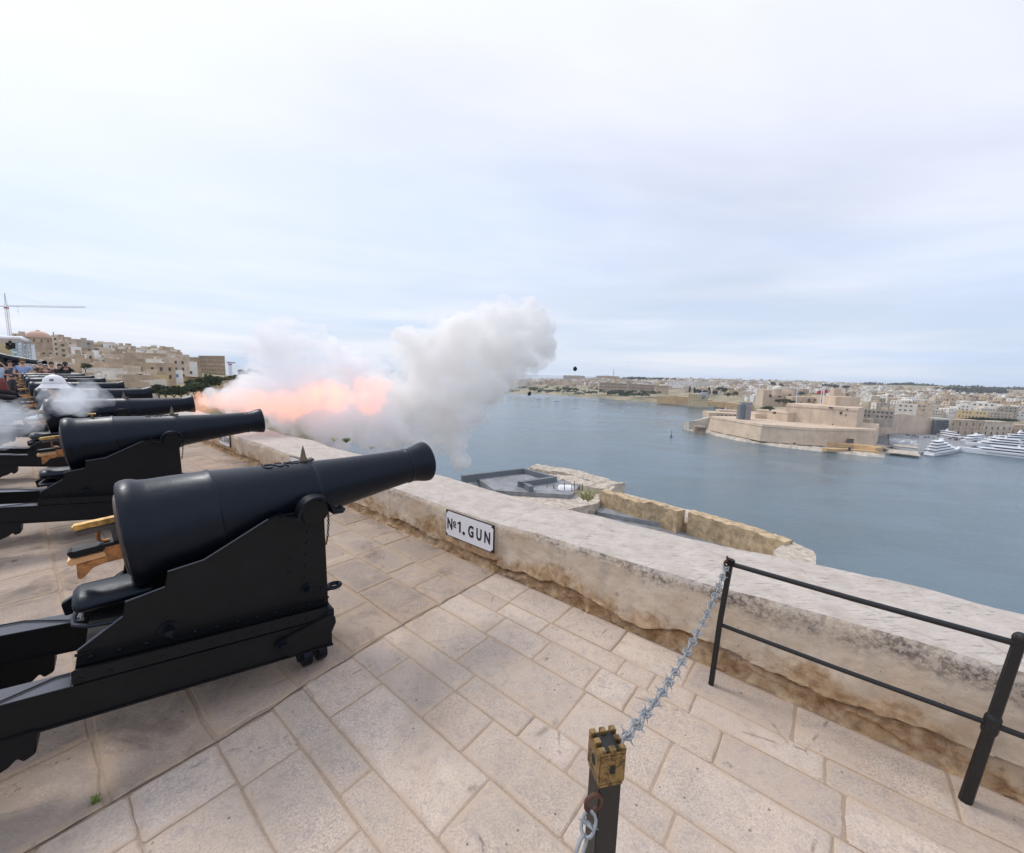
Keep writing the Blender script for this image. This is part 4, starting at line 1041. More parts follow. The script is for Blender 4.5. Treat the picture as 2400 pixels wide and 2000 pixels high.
# stage truss with white canopy, spot lamp
TD = 24.0
tr = empty('stage_canopy', at(60, 862, TD)); tag(tr, 'white stage canopy on an aluminium truss column beyond the far guns', 'canopy')
b = MB(); ca = at(-60, 790, TD); cb = at(63, 793, TD); P = tr.location
b.tube([at(-200, 786, TD) - P, at(-20, 791, TD) - P, at(50, 793, TD) - P, at(64, 799, TD) - P], .11, 10); b.build('canopy_roof', M['whitepaint'], tr, smooth=True)
b = MB(); b.prism([(at(-200, 795, TD) - P)[:2], (at(62, 795, TD) - P)[:2], (at(62, 795, TD + 4) - P)[:2], (at(-200, 795, TD + 4) - P)[:2]], lambda p, q: (p[0], p[1], q), at(0, 795, TD).z - P.z, at(0, 792, TD).z - P.z); b.build('canopy_sheet', M['whitepaint'], tr)
def truss(p, q, w, n, r, parent, name='truss_column'):
    p = Vector(p); q = Vector(q); d = (q - p).normalized(); a = d.orthogonal().normalized(); c_ = d.cross(a); b = MB()
    a, c_ = (a + c_) / 1.414, (a - c_) / 1.414
    K = [a * w + c_ * w, -a * w + c_ * w, -a * w - c_ * w, a * w - c_ * w]
    for k in K: b.cyl(p + k, q + k, r, 6)
    for i in range(n):
        for j in range(4): b.cyl(p.lerp(q, i / n) + K[j], p.lerp(q, (i + 1) / n) + K[(j + 1) % 4], r * .6, 5)
    return b.build(name, M['steel'], parent)
truss(at(54, 868, TD) - P, at(51, 799, TD) - P, .13, 9, .025, tr); truss(at(66, 868, TD + 1) - P, at(61, 799, TD + 1) - P, .12, 9, .022, tr)
truss(at(-120, 800, TD) - P, at(60, 801, TD) - P, .05, 22, .018, tr, 'truss_beam')
lp = at(25, 812, TD - .5); lm_ = empty('stage_lamp', lp); tag(lm_, 'black moving-head stage lamp hanging under the white canopy', 'lamp')
b = MB(); b.cyl((0, 0, .33), (0, 0, .20), .06, 8); b.box((0, 0, .18), (.32, .22, .06)); b.build('clamp', M['dark'], lm_)
b = MB(); b.box((-.17, 0, .03), (.04, .16, .30)); b.box((.17, 0, .03), (.04, .16, .30)); b.build('yoke', M['dark'], lm_)
b = MB(); b.cyl((0, .1, 0), (0, -.16, -.10), .135, 16, .12); b.build('lamp_body', M['post'], lm_); b = MB(); b.cyl((0, -.16, -.10), (0, -.17, -.104), .08, 14); b.build('lens', M['iron'], lm_)
# gun barrel on the high battery at the far left
hg = empty('display_cannon', at(30, 845, 20.5)); tag(hg, 'long black cannon barrel pointing right behind the spectators at the far left', 'cannon')
P = hg.location; a0 = at(-60, 829, 20.5) - P; a1 = at(104, 851.5, 20.5) - P; dq = a1 - a0
Mx = Matrix.Translation(a0) @ dq.to_track_quat('X', 'Z').to_matrix().to_4x4(); L = dq.length
b = MB(); b.lathe([(0, .16), (.05, .25), (L * .45, .21), (L * .47, .175), (L * .86, .125), (L * .9, .13), (L * .96, .155), (L, .14), (L, .08), (L - .2, .08), (L - .21, .001)], Mx, 24); b.build('barrel', M['gun'], hg, angle=40)
b = MB(); c_ = a0.lerp(a1, .4); gz = -P.z
b.prism([(-1.3, gz), (1.0, gz), (.35, c_.z - .02), (-.1, c_.z - .02), (-.9, c_.z - .5)], lambda p, q: (c_.x + p[0], c_.y + q, p[1]), -.28, .28); b.build('carriage', M['carr'], hg)

# ================================================================== trees
def cards(n, center, radii, size, rnd, lumps=7, hollow=.55):
    """leaf clumps: small bent quads through lumps of the crown"""
    c = Vector(center); L = []
    for k in range(lumps):
        a = rnd.uniform(0, 6.28); z = rnd.uniform(-.5, .75); rr = math.sqrt(max(0, 1 - z * z)) * rnd.uniform(.25, .72)
        L.append((Vector((rr * math.cos(a) * radii[0], rr * math.sin(a) * radii[1], z * radii[2] * .7)), rnd.uniform(.32, .58)))
    vs = []; fs = []
    for i in range(n):
        l, q = rnd.choice(L); d = Vector((rnd.gauss(0, 1), rnd.gauss(0, 1), rnd.gauss(0, 1))).normalized()
        f = rnd.uniform(hollow, 1.05) * q
        p = c + l + Vector((d.x * radii[0] * f, d.y * radii[1] * f, d.z * radii[2] * f))
        s = size * rnd.uniform(.6, 1.4); a = Vector((rnd.gauss(0, 1), rnd.gauss(0, 1), rnd.gauss(0, .6))).normalized() * s; b_ = a.orthogonal().normalized() * s * .6
        b_ = Matrix.Rotation(rnd.uniform(0, 3), 3, a) @ b_
        o = len(vs); vs += [p - a, p - b_ * .9 , p + a, p + b_]; fs.append((o, o + 1, o + 2, o + 3))
    return vs, fs
def tree(name, base, hgt, rad, n, size, rnd, mat, label, group=None, trunk=.3, zr=None, cat='tree'):
    e = empty(name, base); tag(e, label, cat, group)
    b = MB(); b.cyl((0, 0, -1), (rad * .05, 0, hgt * trunk * 1.3), rad * .09, 7, rad * .05)
    for k in range(4):
        a = k * 1.7; b.cyl((0, 0, hgt * trunk * .8), (rad * .5 * math.cos(a), rad * .5 * math.sin(a), hgt * (trunk + .3)), rad * .045, 5, rad * .015)
    b.build('trunk', M['bark'], e)
    vs, fs = cards(n, (0, 0, hgt * (trunk + (1 - trunk) / 2)), (rad, rad, hgt * (1 - trunk) / 2 if zr is None else zr), size, rnd)
    b = MB(); b.add(vs, fs); b.build('crown', mat, e); return e
rnd = random.Random(21)
for (u, v, dep, hg_, rd) in [(372, 930, 110, 3.2, 2.6), (388, 932, 110, 3.8, 2.6), (408, 934, 108, 3.6, 2.6), (424, 932, 118, 3.4, 2.6), (440, 928, 122, 3.8, 2.8), (456, 928, 118, 4.0, 2.8), (472, 924, 124, 5.2, 3.0), (492, 920, 128, 6.0, 3.1), (452, 908, 150, 3, 2.6), (512, 903, 165, 3.6, 3.0)]:
    tree('dark_tree', at(u, v, dep), hg_, rd, 1500, .30, rnd, M['leaf'], {372: 'leftmost small dark tree of the clump below the old town', 388: 'second tree from the left in the clump below the old town', 408: 'low rounded tree in the left half of the clump below the old town', 424: 'lowest tree in the middle of the clump below the old town', 440: 'middle tree of the clump in front of the white shuttered house', 456: 'dark tree in the right half of the clump below the old town', 472: 'broad dark tree just left of the tallest in the clump', 492: 'tallest dark tree of the clump, nearest the muzzle of the firing gun', 452: 'small tree behind the clump, at the foot of the houses', 512: 'small tree behind the tallest one, below the palace block'}[u], 'dark trees below the old town', .12)
for (u, v, dep, hg_, rd) in [(535, 893, 200, 2.6, 2.6), (552, 893, 190, 3, 2.6), (572, 891, 175, 4.6, 2.6), (590, 891, 172, 5, 2.8), (606, 891, 172, 4.2, 2.3)]:
    tree('bastion_tree', at(u, v, dep), hg_, rd, 1100, .3, rnd, M['leaf'], {535: 'small tree at the left end of the ochre bastion top', 552: 'second small tree on the ochre bastion', 572: 'left one of three tall dark trees on the ochre bastion', 590: 'middle and tallest dark tree on the ochre bastion', 606: 'dark tree on the ochre bastion touching the smoke'}[u], 'trees on the ochre bastion', .2)
for (u, v) in ((345, 900), (330, 902), (300, 905), (200, 868), (322, 894)):
    tree('garden_shrub', at(u, v, 160), 3.2, 2.2, 500, .3, rnd, M['leaf'], 'small olive shrub among the lowest houses of the old town', 'shrubs among the low houses', .1, cat='shrub')
#@@PART3
# ================================================================== lower bastions under the parapet
rnd = random.Random(31)
def polyprism(name, pxs, ztop, zbot, mat, parent=None, inset=None):
    P = [atz(u, v, ztop) for u, v in pxs]; b = MB()
    b.prism([(p.x, p.y) for p in P], lambda p, q: (p[0], p[1], q), zbot, ztop); o = b.build(name, mat, parent); recalc(o.data); return o
def wall_on(name, pxs, ztop, zbot, thick, mat, parent=None, jag=.0, seg=1.0, closed=False):
    """wall whose inner top edge follows pixels at height ztop; ragged top"""
    P = [atz(u, v, ztop) for u, v in pxs]
    if closed: P.append(P[0])
    pts = []
    for a, c in zip(P, P[1:]):
        n = max(1, int((c - a).length / seg))
        for k in range(n): pts.append(a.lerp(c, k / n))
    pts.append(P[-1]); vs = []; N = len(pts)
    for i, p in enumerate(pts):
        d = pts[min(i + 1, N - 1)] - pts[max(i - 1, 0)]; d.z = 0; d.normalize(); q = Vector((-d.y, d.x, 0))
        if q.dot(p - CAMP) < 0: q = -q
        j = mnoise.noise(p * 1.7) * jag + mnoise.noise(p * .4) * jag
        w = Vector((mnoise.noise(p * 1.1), mnoise.noise(p * 1.3 + Vector((5, 5, 5))), 0)) * jag * .4
        vs += [Vector((p.x, p.y, zbot)) + w, p + Vector((0, 0, j)) + w, p + q * thick + Vector((0, 0, j * .6)) + w, Vector((p.x, p.y, zbot)) + q * thick + w]
    fs = []
    for k in range(N - 1):
        for j in range(4): fs.append((4 * k + j, 4 * k + (j + 1) % 4, 4 * k + 4 + (j + 1) % 4, 4 * k + 4 + j))
    fs += [(0, 1, 2, 3), (4 * N - 1, 4 * N - 2, 4 * N - 3, 4 * N - 4)]
    b = MB(); b.add(vs, fs); o = b.build(name, mat, parent); recalc(o.data); return o
ZB = -14.0
bb = empty('lower_bastion', (0, 0, 0)); tag(bb, 'pale stone bastion just below the parapet, with ochre inner walls around a sunken grey yard', 'bastion')
# main mass: rubble top and the outer face going down to the water
polyprism('rubble_top', [(1238, 1097), (1262, 1098), (1300, 1107), (1345, 1117), (1405, 1134), (1432, 1143), (1428, 1150), (1400, 1180), (1300, 1200), (1180, 1180), (1220, 1120)], ZB - 1.2, SEA - 1, M['pinkrock'], bb)
polyprism('rubble_tip', [(1815, 1250), (1843, 1268), (1905, 1295), (1913, 1306), (1912, 1330), (1860, 1380), (1812, 1292), (1836, 1275)], ZB - .3, SEA - 1, M['pinkrock'], bb)
polyprism('bastion_core', [(1405, 1134), (1432, 1143), (1428, 1147), (1600, 1192), (1640, 1200), (1760, 1238), (1843, 1264), (1905, 1291), (1913, 1302), (1912, 1326), (1800, 1416), (1300, 1296), (1400, 1180)], ZB - 3.2, SEA - 1, M['pinkrock'], bb)
wall_on('parapet_ledge', [(1241, 1096), (1300, 1105), (1345, 1114), (1400, 1131), (1430, 1141)], ZB - .6, ZB - 2.6, 3.4, M['pinkrock'], bb, .35, .5)
wall_on('inner_wall', [(1405, 1152), (1440, 1161), (1500, 1178), (1560, 1190), (1588, 1200)], ZB, ZB - 5.5, 1.5, M['ochre'], bb, .28, .3)
wall_on('inner_wall', [(1613, 1202), (1690, 1222), (1760, 1243), (1838, 1272)], ZB, ZB - 4.6, 1.5, M['ochre'], bb, .22, .3)
wall_on('embrasure_sill', [(1590, 1222), (1612, 1226)], ZB - 1.6, ZB - 5, 1.5, M['ochre'], bb, .2, .3)
for k in range(4):
    polyprism('yard_step', [(1395 - k * 4, 1172 + k * 5), (1440, 1184 + k * 4), (1520, 1200 + k * 4), (1551, 1213 + k * 3), (1548, 1226), (1400, 1200)], ZB - 2.1 - .14 * k, ZB - 2.9, M['conc'], bb)
polyprism('yard_floor', [(1385, 1148), (1600, 1210), (1640, 1222), (1815, 1280), (1830, 1360), (1400, 1300)], ZB - 2.7, ZB - 5, M['conc'], bb)
# flat concrete roof with dark upstands
gr = empty('concrete_roof', (0, 0, 0)); tag(gr, 'flat grey concrete roof with dark raised edges beyond the muzzle of the nearest gun', 'roof')
polyprism('roof_slab', [(1105, 1112), (1227, 1104), (1300, 1120), (1360, 1135), (1340, 1160), (1160, 1150)], ZB - .6, ZB - 14, M['conc'], gr)
wall_on('upstand', [(1085, 1116), (1114, 1112), (1226, 1099)], ZB + .2, ZB - 1, .6, M['concd'], gr)
wall_on('upstand', [(1226, 1099), (1300, 1119)], ZB + .2, ZB - 1, .6, M['concd'], gr)
wall_on('upstand', [(1300, 1119), (1224, 1130), (1240, 1141)], ZB + .2, ZB - 1, .7, M['concd'], gr)
bw_ = wall_on('rubble_house', [(1300, 1122), (1320, 1124), (1345, 1133), (1380, 1142), (1432, 1150)], ZB - .4, ZB - 6, 3, M['pinkrock'], None, .3, .5); tag(bw_, 'ruined rubble wall with a small hatch between the grey roof and the ochre yard', 'wall')
tk = empty('water_tank', atz(1326, 1152, ZB - 1.0)); tag(tk, 'shiny white curved tank among the rusty rods behind the parapet', 'tank')
b = MB(); b.cyl((-.9, 0, 0), (.9, 0, 0), .95, 20); b.build('tank_body', M['whitepaint'], tk, angle=40); b = MB()
for x in (-.95, .95): b.sphere((x, 0, 0), .93, 14, 6, (.3, 1, 1))
o = b.build('tank_ends', M['whitepaint'], tk, smooth=True); tag(o, kind='stuff')
for i, (u, v0, v1) in enumerate([(1281, 1157, 1137), (1296, 1160, 1136), (1299, 1160, 1142), (1322, 1164, 1132), (1339, 1168, 1136), (1345, 1167, 1128), (1364, 1158, 1134)]):
    p = atz(u, v0, ZB - 1.5); d = (p - CAMP).dot(FWD); top = at(u + 1, v1, d); b = MB(); b.tube([p, p.lerp(top, .6) + Vector((.03, 0, 0)), top], .055, 5)
    o = b.build('reinforcing_rod', M['rust']); tag(o, 'thin rusty upright rod standing beside the white tank behind the parapet', 'rod', 'rusty rods behind the parapet')
# weeds on and behind the parapet
def weed(base, hgt, n, rnd, mats, label, spread=.5, name='weed'):
    e = empty(name, base); tag(e, label, 'plant'); b = MB(); f = MB()
    for i in range(n):
        a = rnd.uniform(0, 6.28); r = rnd.uniform(.1, 1) * spread * hgt; h = hgt * rnd.uniform(.5, 1)
        tip = Vector((r * math.cos(a), r * math.sin(a), h)); b.tube([(0, 0, 0), tip * .5 + Vector((0, 0, h * .12)), tip], [.006, .004, .002], 4)
        for k in range(9):
            q = tip * rnd.uniform(.15, 1.0); s = hgt * rnd.uniform(.04, .08); d1 = Vector((rnd.gauss(0, 1), rnd.gauss(0, 1), rnd.gauss(0, 1))).normalized() * s; d2 = d1.orthogonal().normalized() * s * .5
            f.add([q - d1, q - d2, q + d1, q + d2], [(0, 1, 2, 3)])
    b.build('stems', mats[0], e).__setitem__('kind', 'stuff'); f.build('leaves', mats[1], e).__setitem__('kind', 'stuff'); return e
wp = st(-.02, -.9, .40); q = ray(1376, 1180); 
def on_top(u, v, z): return atz(u, v, z)
weed(on_top(1378, 1176, .47), .16, 26, rnd, (M['weedy'], M['weed']), 'wispy green and straw weed at the parapet edge above the ochre yard', 1.0)
weed(on_top(1368, 1172, .47), .14, 16, rnd, (M['weedy'], M['weedy']), 'dry straw coloured weed beside the green one at the parapet edge', 1.1)
weed(on_top(812, 1038, .47), .10, 60, rnd, (M['weed'], M['weed']), 'small round green bush on the parapet under the smoke', .9)
weed(on_top(870, 1053, .47), .06, 12, rnd, (M['weedy'], M['leaf']), 'tiny dark weed on the parapet edge right of the green bush', 1.2)
weed(on_top(783, 1036, .47), .10, 9, rnd, (M['weedy'], M['weedy']), 'bare dry twig on the parapet left of the green bush', 1.0)
weed(atz(225, 1882, -.004), .028, 22, rnd, (M['weed'], M['weed']), 'tuft of green grass in the paving joint at the lower left', 1.0, 'grass_tuft')
weed(on_top(1972, 1448, .55), .022, 14, rnd, (M['weed'], M['weed']), 'tiny green sprig on the face edge of the parapet behind the railing', 1.0, 'sprig')

# ================================================================== fort on the water
fo = empty('island_fort', (0, 0, 0)); tag(fo, 'huge honey limestone fort on the rocky point, with battered curtain walls and a high cavalier', 'fort')
def fort_block(name, foot, ztop, zbot, backd, mat, batter=2.0, cordon=True, crown=1.2):
    """foot: px (u,v) at zbot along the visible face; extruded back by backd m"""
    P = [atz(u, v, zbot) for u, v in foot]; n = len(P); nr = []
    for k in range(n):
        d = P[min(k + 1, n - 1)] - P[max(k - 1, 0)]; d.z = 0; d.normalize(); q = Vector((-d.y, d.x, 0))
        if q.dot(P[k] - CAMP) < 0: q = -q
        nr.append(q)
    vs = []; b = MB()
    for k in range(n):
        p = P[k]; q = nr[k]; hb = Vector((0, 0, ztop - zbot)); zc = (ztop - zbot)
        prof = [(0, 0), (batter * .85, zc * .86)] + ([(batter * .85 - .5, zc * .865), (batter * .85 - .5, zc * .895), (batter * .85, zc * .90)] if cordon else []) + [(batter, zc), (batter + crown, zc + .1), (backd, zc), (backd, 0)]
        row = len(prof)
        for (x, z) in prof: vs.append(p + q * x + Vector((0, 0, z)))
    fs = []
    for k in range(n - 1):
        for j in range(row): fs.append((row * k + j, row * k + (j + 1) % row, row * (k + 1) + (j + 1) % row, row * (k + 1) + j))
    fs += [tuple(range(row)), tuple(n * row - 1 - j for j in range(row))]
    b.add(vs, fs); o = b.build(name, mat, fo); recalc(o.data); return o
fort_block('curtain_wall', [(1658, 1008), (1720, 1021), (1780, 1034), (1880, 1043), (1936, 1046), (2000, 1047), (2050, 1048)], -41.8, -59, 75, M['fort'], 3.0)
fort_block('side_wall', [(2050, 1048), (2056, 1037), (2058, 1028)], -42.1, -59, 30, M['fort'], 1)
fort_block('cavalier', [(1838, 990), (1880, 994), (1940, 1000), (2004, 1006)], -22.3, -43.4, 55, M['fort'], 3.2)
fort_block('left_bastion', [(1768, 982), (1800, 986), (1842, 992)], -31.5, -43.4, 40, M['fort'], 1.5)
fort_block('left_flank', [(1736, 976), (1768, 984)], -36.5, -43.4, 30, M['fort'], .8, False)
fort_block('tower_bastion', [(2003, 1004), (2016, 990), (2020, 980)], -22.3, -43.4, 40, M['fort'], 1.5)
def fbox(name, u0, u1, vt, zb, depth, dd, mat=None, parent=fo, rz=YW * .25, fr=0):
    a = at(u0, vt, depth); c = at(u1, vt, depth); w = (c - a).length; ctr = (a + c) / 2; z1 = ctr.z
    b = MB(); b.box((ctr.x, ctr.y + dd / 2, (z1 + zb) / 2), (w, dd, z1 - zb), rz); o = b.build(name, mat or M['fort'], parent); o['w'] = w; return o, ctr, w, z1
def fwin(parent, u, v, depth, w, h, name='opening'):
    p = at(u, v, depth); b = MB(); b.box(p, (w, .9, h), YW * .25); return b.build(name, M['win'], parent)
kb, _, _, _ = fbox('keep_block', 1968, 2019, 931, -30, 446, 26)
bl, _, _, _ = fbox('magistral_house', 1797, 1861, 915, -30, 522, 22)
for u in (1806, 1827, 1851): fwin(bl, u, 928, 518, 3.2, 4.2)
b2_, _, _, _ = fbox('barrack_block', 1864, 1924, 931, -30, 500, 18)
for (u, v) in ((1896, 941), (1896, 937), (1911, 937.5), (1877, 944)): fwin(b2_, u, v, 496, 3.2 if v > 940 else 2.2, 1.8)
b3_, _, _, _ = fbox('barrack_block', 1928, 1974, 929, -30, 486, 18); fwin(b3_, 1930, 941, 482, 4, 4)
b4_, _, _, _ = fbox('bell_cote', 1958, 1973, 912, -30, 505, 8)
for (u, v, w, h) in ((1971, 968.5, 2, 3), (1983, 974, 1.4, 2), (1986, 961, 1, 2), (1947, 956, 3.5, 1.6), (1952, 995, 1.2, 1.4)): fwin(fo, u, v, 452.0 - (u - 1838) * .235, w, h, 'embrasure')
for (u, v, w, h) in ((1815, 968, 3, 2.4), (1805, 961, 2.4, 1.8)): fwin(fo, u, v, 480 - (u - 1768) * .51, w, h, 'embrasure')
# terrace building with arches at the left shoulder
lb, _, _, _ = fbox('casemate_house', 1668, 1745, 969, -48, 500, 26)
for k in range(6): fwin(lb, 1682 + k * 10, 975.5, 498, 1.7, 2.8, 'arch')
fbox('casemate_upper', 1690, 1738, 962, -46, 518, 14, M['fort'])
gt = empty('clad_tower', (0, 0, 0)); tag(gt, 'tall grey sheeted lift tower standing against the left bastion of the fort', 'tower')
fbox('left_shaft', 1738, 1750, 950, -45, 455, 9, M['concd'], gt); fbox('right_shaft', 1751, 1763, 952, -47, 453, 8, plain('violet_grey_sheet', (.24, .22, .23), .8), gt); fbox('cap_frame', 1742, 1765, 944, at(1750, 950, 455).z, 456, 8, M['conc'], gt)
fd = empty('chapel_dome', at(1821, 916, 500)); tag(fd, 'small pale dome and lantern behind the upper house of the fort', 'dome')
b = MB(); b.cyl((0, 0, -6), (0, 0, 2), 5.2, 24); b.build('drum', M['fort'], fd); b = MB(); b.sphere((0, 0, 2), 4.6, 24, 8, (1, 1, .9), half=True); b.build('dome_shell', TOWN[2], fd, smooth=True); b = MB(); b.cyl((0, 0, 6), (0, 0, 8.6), .8, 8); b.sphere((0, 0, 8.6), .9, 8, 4, half=True); b.build('lantern', TOWN[2], fd)
# stone low battery at the fort's right foot, and the point at the left
lo = wall_on('low_battery', [(1936, 1037), (1942, 1038), (2000, 1042), (2052, 1051), (2070, 1048)], -55.5, -60.5, 14, M['orange'], fo, .5, 4)
wall_on('low_battery_face', [(1938, 1052), (2000, 1054), (2060, 1060)], -58.3, -61.4, 6, M['orange'], fo, .4, 4)
fwin(lo, 1991, 1053, 372, 2, 3.4, 'doorway'); fwin(fo, 1993, 1034, 393.5, 5.5, 4.4, 'archway')
for (u, v) in ((1743, 964), (1862, 1040)): fwin(fo, u, v, 508 if u < 1800 else 396, 2.0, 1.6, 'embrasure')
def rocks(name, pxs, seed, hgt=1.5, label=None, lip=4.0, parent=None):
    """rock shelf: waterline follows the pixels, rises inland"""
    P = [atz(u, v, SEA) for u, v in pxs]; pts = []
    for a, c in zip(P, P[1:]):
        n = max(1, int((c - a).length / 1.6))
        for k in range(n): pts.append(a.lerp(c, k / n))
    pts.append(P[-1]); vs = []; N = len(pts); K = 9
    for i, p in enumerate(pts):
        d = pts[min(i + 4, N - 1)] - pts[max(i - 4, 0)]; d.z = 0; d.normalize(); q = Vector((-d.y, d.x, 0))
        if q.dot(p - CAMP) < 0: q = -q
        jx = mnoise.noise(p * .18 + Vector((seed, 0, 0))) * 2.2 + mnoise.noise(p * .6) * .9
        for k in range(K):
            f = k / (K - 1); z = -.4 + hgt * (min(1, f * 3.2) ** .6) + mnoise.noise(Vector((p.x * .35, p.y * .35, k * 1.3 + seed))) * hgt * .42 * (1 if k else 0)
            z = round(z / .45) * .45 * .6 + z * .4
            vs.append(p + q * (f * (lip + 6) + jx * (1 - f)) + Vector((0, 0, z)))
    fs = [(i * K + k, (i + 1) * K + k, (i + 1) * K + k + 1, i * K + k + 1) for i in range(N - 1) for k in range(K - 1)]
    b = MB(); b.add(vs, fs); o = b.build(name, M['rock'], parent); 
    if label: tag(o, label, 'rocks')
    else: tag(o, kind='structure')
    return o
rocks('rocky_shore', [(1600, 1006), (1625, 1012), (1655, 1017), (1690, 1025), (1725, 1033), (1780, 1041), (1830, 1049), (1866, 1053), (1905, 1057), (1945, 1061), (2000, 1066), (2040, 1071), (2070, 1073), (2079, 1068), (2077, 1056), (2085, 1050), (2078, 1044)], 3, 2.6, lip=16)
stone_wall('point_battery', [(1602, 990, 1004, 520), (1616, 988, 1008, 505), (1640, 985, 1012, 500), (1664, 978, 1012, 495)], 0, 14, M['rock'], 'ruined rocky battery on the far left tip of the fort point', 'ruin')
pk = empty('arched_quay_house', (0, 0, 0)); tag(pk, 'small pinkish arcaded house at the water below the left corner of the fort', 'house')
_, cc_, _, _ = fbox('wall', 1631, 1656, 1000, -61, 475, 8, TOWN[3], pk)
for k in range(5): fwin(pk, 1635 + k * 4.4, 1006, 473, 1.0, 3.0, 'arch')
rnd = random.Random(41)
for (u, v, dep, s) in ((1800, 956, 492, 7), (1790, 956, 494, 5), (1842, 940, 478, 7), (1826, 939, 500, 6), (1856, 941, 478, 5)):
    tree('fort_tree', at(u, v, dep) - Vector((0, 0, 3)), s * .8, s * .95, 420, .8, rnd, M['leaf'], 'dark tree on the ramparts of the fort', 'trees on the fort ramparts', .1)
# two flag poles with red and white flags
for i, (u, vt, cl, side_) in enumerate(((1926, 917, 'red', -1), (1932, 915, 'red and white', 1))):
    p0 = at(u - 4, 946, 425); tp = at(u, vt - 2, 425); e = empty('flagpole', p0); tag(e, f'white flagpole with a {cl} flag on the fort', 'flagpole', 'flagpoles on the fort')
    b = MB(); b.cyl((0, 0, 0), tp - p0, .35, 6); b.build('pole', M['whitepaint'], e)
    b = MB(); vs = []
    for k in range(7):
        for j in (0, 1): vs.append(tp - p0 + Vector((side_ * k * .75, math.sin(k * 1.1) * .5, -.2 - j * 3.4 - k * .1)))
    b.add(vs, [(2 * k, 2 * k + 1, 2 * k + 3, 2 * k + 2) for k in range(6)]); b.build('flag', plain(f'flag_{i}', (.55, .04, .05), .7, 0, .1), e)
p0 = at(1866, 946, 430); tp = at(1870, 893, 430); e = empty('tall_flagpole', p0); tag(e, 'tall bare white mast rising over the fort', 'flagpole'); b = MB(); b.cyl((0, 0, 0), tp - p0, .32, 6, .12); b.build('pole', M['whitepaint'], e)
b = MB(); b.cyl((tp - p0) * .7 + Vector((-2.5, 0, 0)), (tp - p0) * .7 + Vector((2.5, 0, 0)), .15, 5); b.build('yard', M['whitepaint'], e)

# ================================================================== Birgu waterfront right of the fort
land = polyprism('waterfront_quay', [(2084, 1040), (2095, 1050), (2160, 1062), (2172, 1052), (2190, 1045), (2215, 1047), (2260, 1052), (2300, 1040), (2500, 1045), (2700, 1050), (2700, 1000), (2084, 1010)], -60.2, SEA - 1, M['conc']); tag(land, kind='structure')
bl_ = stone_wall('bastion_wall', [(2040, 984, 1030, 490), (2074, 972, 1030, 512), (2110, 971, 1030, 525), (2150, 975, 1030, 528), (2193, 981, 1030, 532)], 0, 40, M['fort'], 'tall stained bastion wall between the fort and the glazed stair tower')
gs = empty('glazed_stair_tower', (0, 0, 0)); tag(gs, 'dark glazed lift building with pale frames set in the waterfront wall', 'building')
fbox('frame', 2192, 2228, 981, -62, 530, 10, TOWN[2], gs)
for k in range(2):
    fbox('glass_bay', 2196 + k * 16, 2209 + k * 16, 985, -60, 526, 6, M['concd'], gs)
    for j in range(5):
        for i in range(2): fwin(gs, 2199 + k * 16 + i * 7, 989 + j * 5.8, 524, 2.4, 2.0, 'pane')
def qbuild(u0, u1, v0, v1, vb, dep, mat, cols, rows, label, ww, wh):
    p = at((u0 + u1) / 2, (v0 + v1) / 2, dep); e = empty('waterfront_building', (0, 0, 0)); tag(e, label, 'building')
    a = at(u0, v0, dep); c = at(u1, v1, dep * 1.0); zt = (a.z + c.z) / 2; n = Vector((-(c - a).y, (c - a).x, 0)).normalized()
    if n.dot(a - CAMP) < 0: n = -n
    b = MB(); b.prism([(a.x, a.y), (c.x, c.y), ((c + n * 18).x, (c + n * 18).y), ((a + n * 18).x, (a + n * 18).y)], lambda p, q: (p[0], p[1], q), -62, zt); b.build('wall', mat, e); recalc(e.children[0].data)
    b = MB(); d = (c - a).normalized(); b.prism([((a - n * .6).x, (a - n * .6).y), ((c - n * .6).x, (c - n * .6).y), ((c + n).x, (c + n).y), ((a + n).x, (a + n).y)], lambda p, q: (p[0], p[1], q), zt - .9, zt + .3); b.build('cornice', TOWN[1], e)
    for j, (z, hh) in enumerate(rows):
        for i in range(cols):
            q = a.lerp(c, (i + .5) / cols); b = MB(); R = math.atan2((c - a).y, (c - a).x)
            fr_ = MB(); fr_.box((q.x - n.x * .1, q.y - n.y * .1, z), (ww + .7, .5, hh + .7), R); o = fr_.build('window_frame', TOWN[1], e)
            b.box((q.x - n.x * .2, q.y - n.y * .2, z), (ww, .5, hh), R); b.build('window', M['win'], o)
qbuild(2228, 2306, 982, 988, 1020, 536, TOWN[0], 5, [(-46.0, 4.2), (-52.0, 1.5), (-57.0, 3.8)], 'long tan waterfront building with five tall window bays, right of the glazed lift tower', 1.6, 0)
qbuild(2307, 2376, 988, 990, 1018, 536, TOWN[1], 5, [(-50.0, 3.8), (-57.0, 3.8)], 'cream waterfront building with five windows above the yachts', 1.6, 0)
qbuild(2379, 2520, 996, 1000, 1018, 540, TOWN[0], 9, [(-52.5, 3.0), (-57.5, 3.0)], 'lower waterfront building at the right edge of the picture', 1.5, 0)
hb_ = empty('harbour_hedge', at(2325, 984, 562)); tag(hb_, 'dark hedge along the terrace above the waterfront buildings', 'hedge')
vs, fs = cards(2600, (0, 0, 0), (42, 4, 2.8), 1.0, rnd, 26); b = MB(); b.add(vs, fs); o = b.build('foliage', M['pine'], hb_); tag(o, kind='stuff')
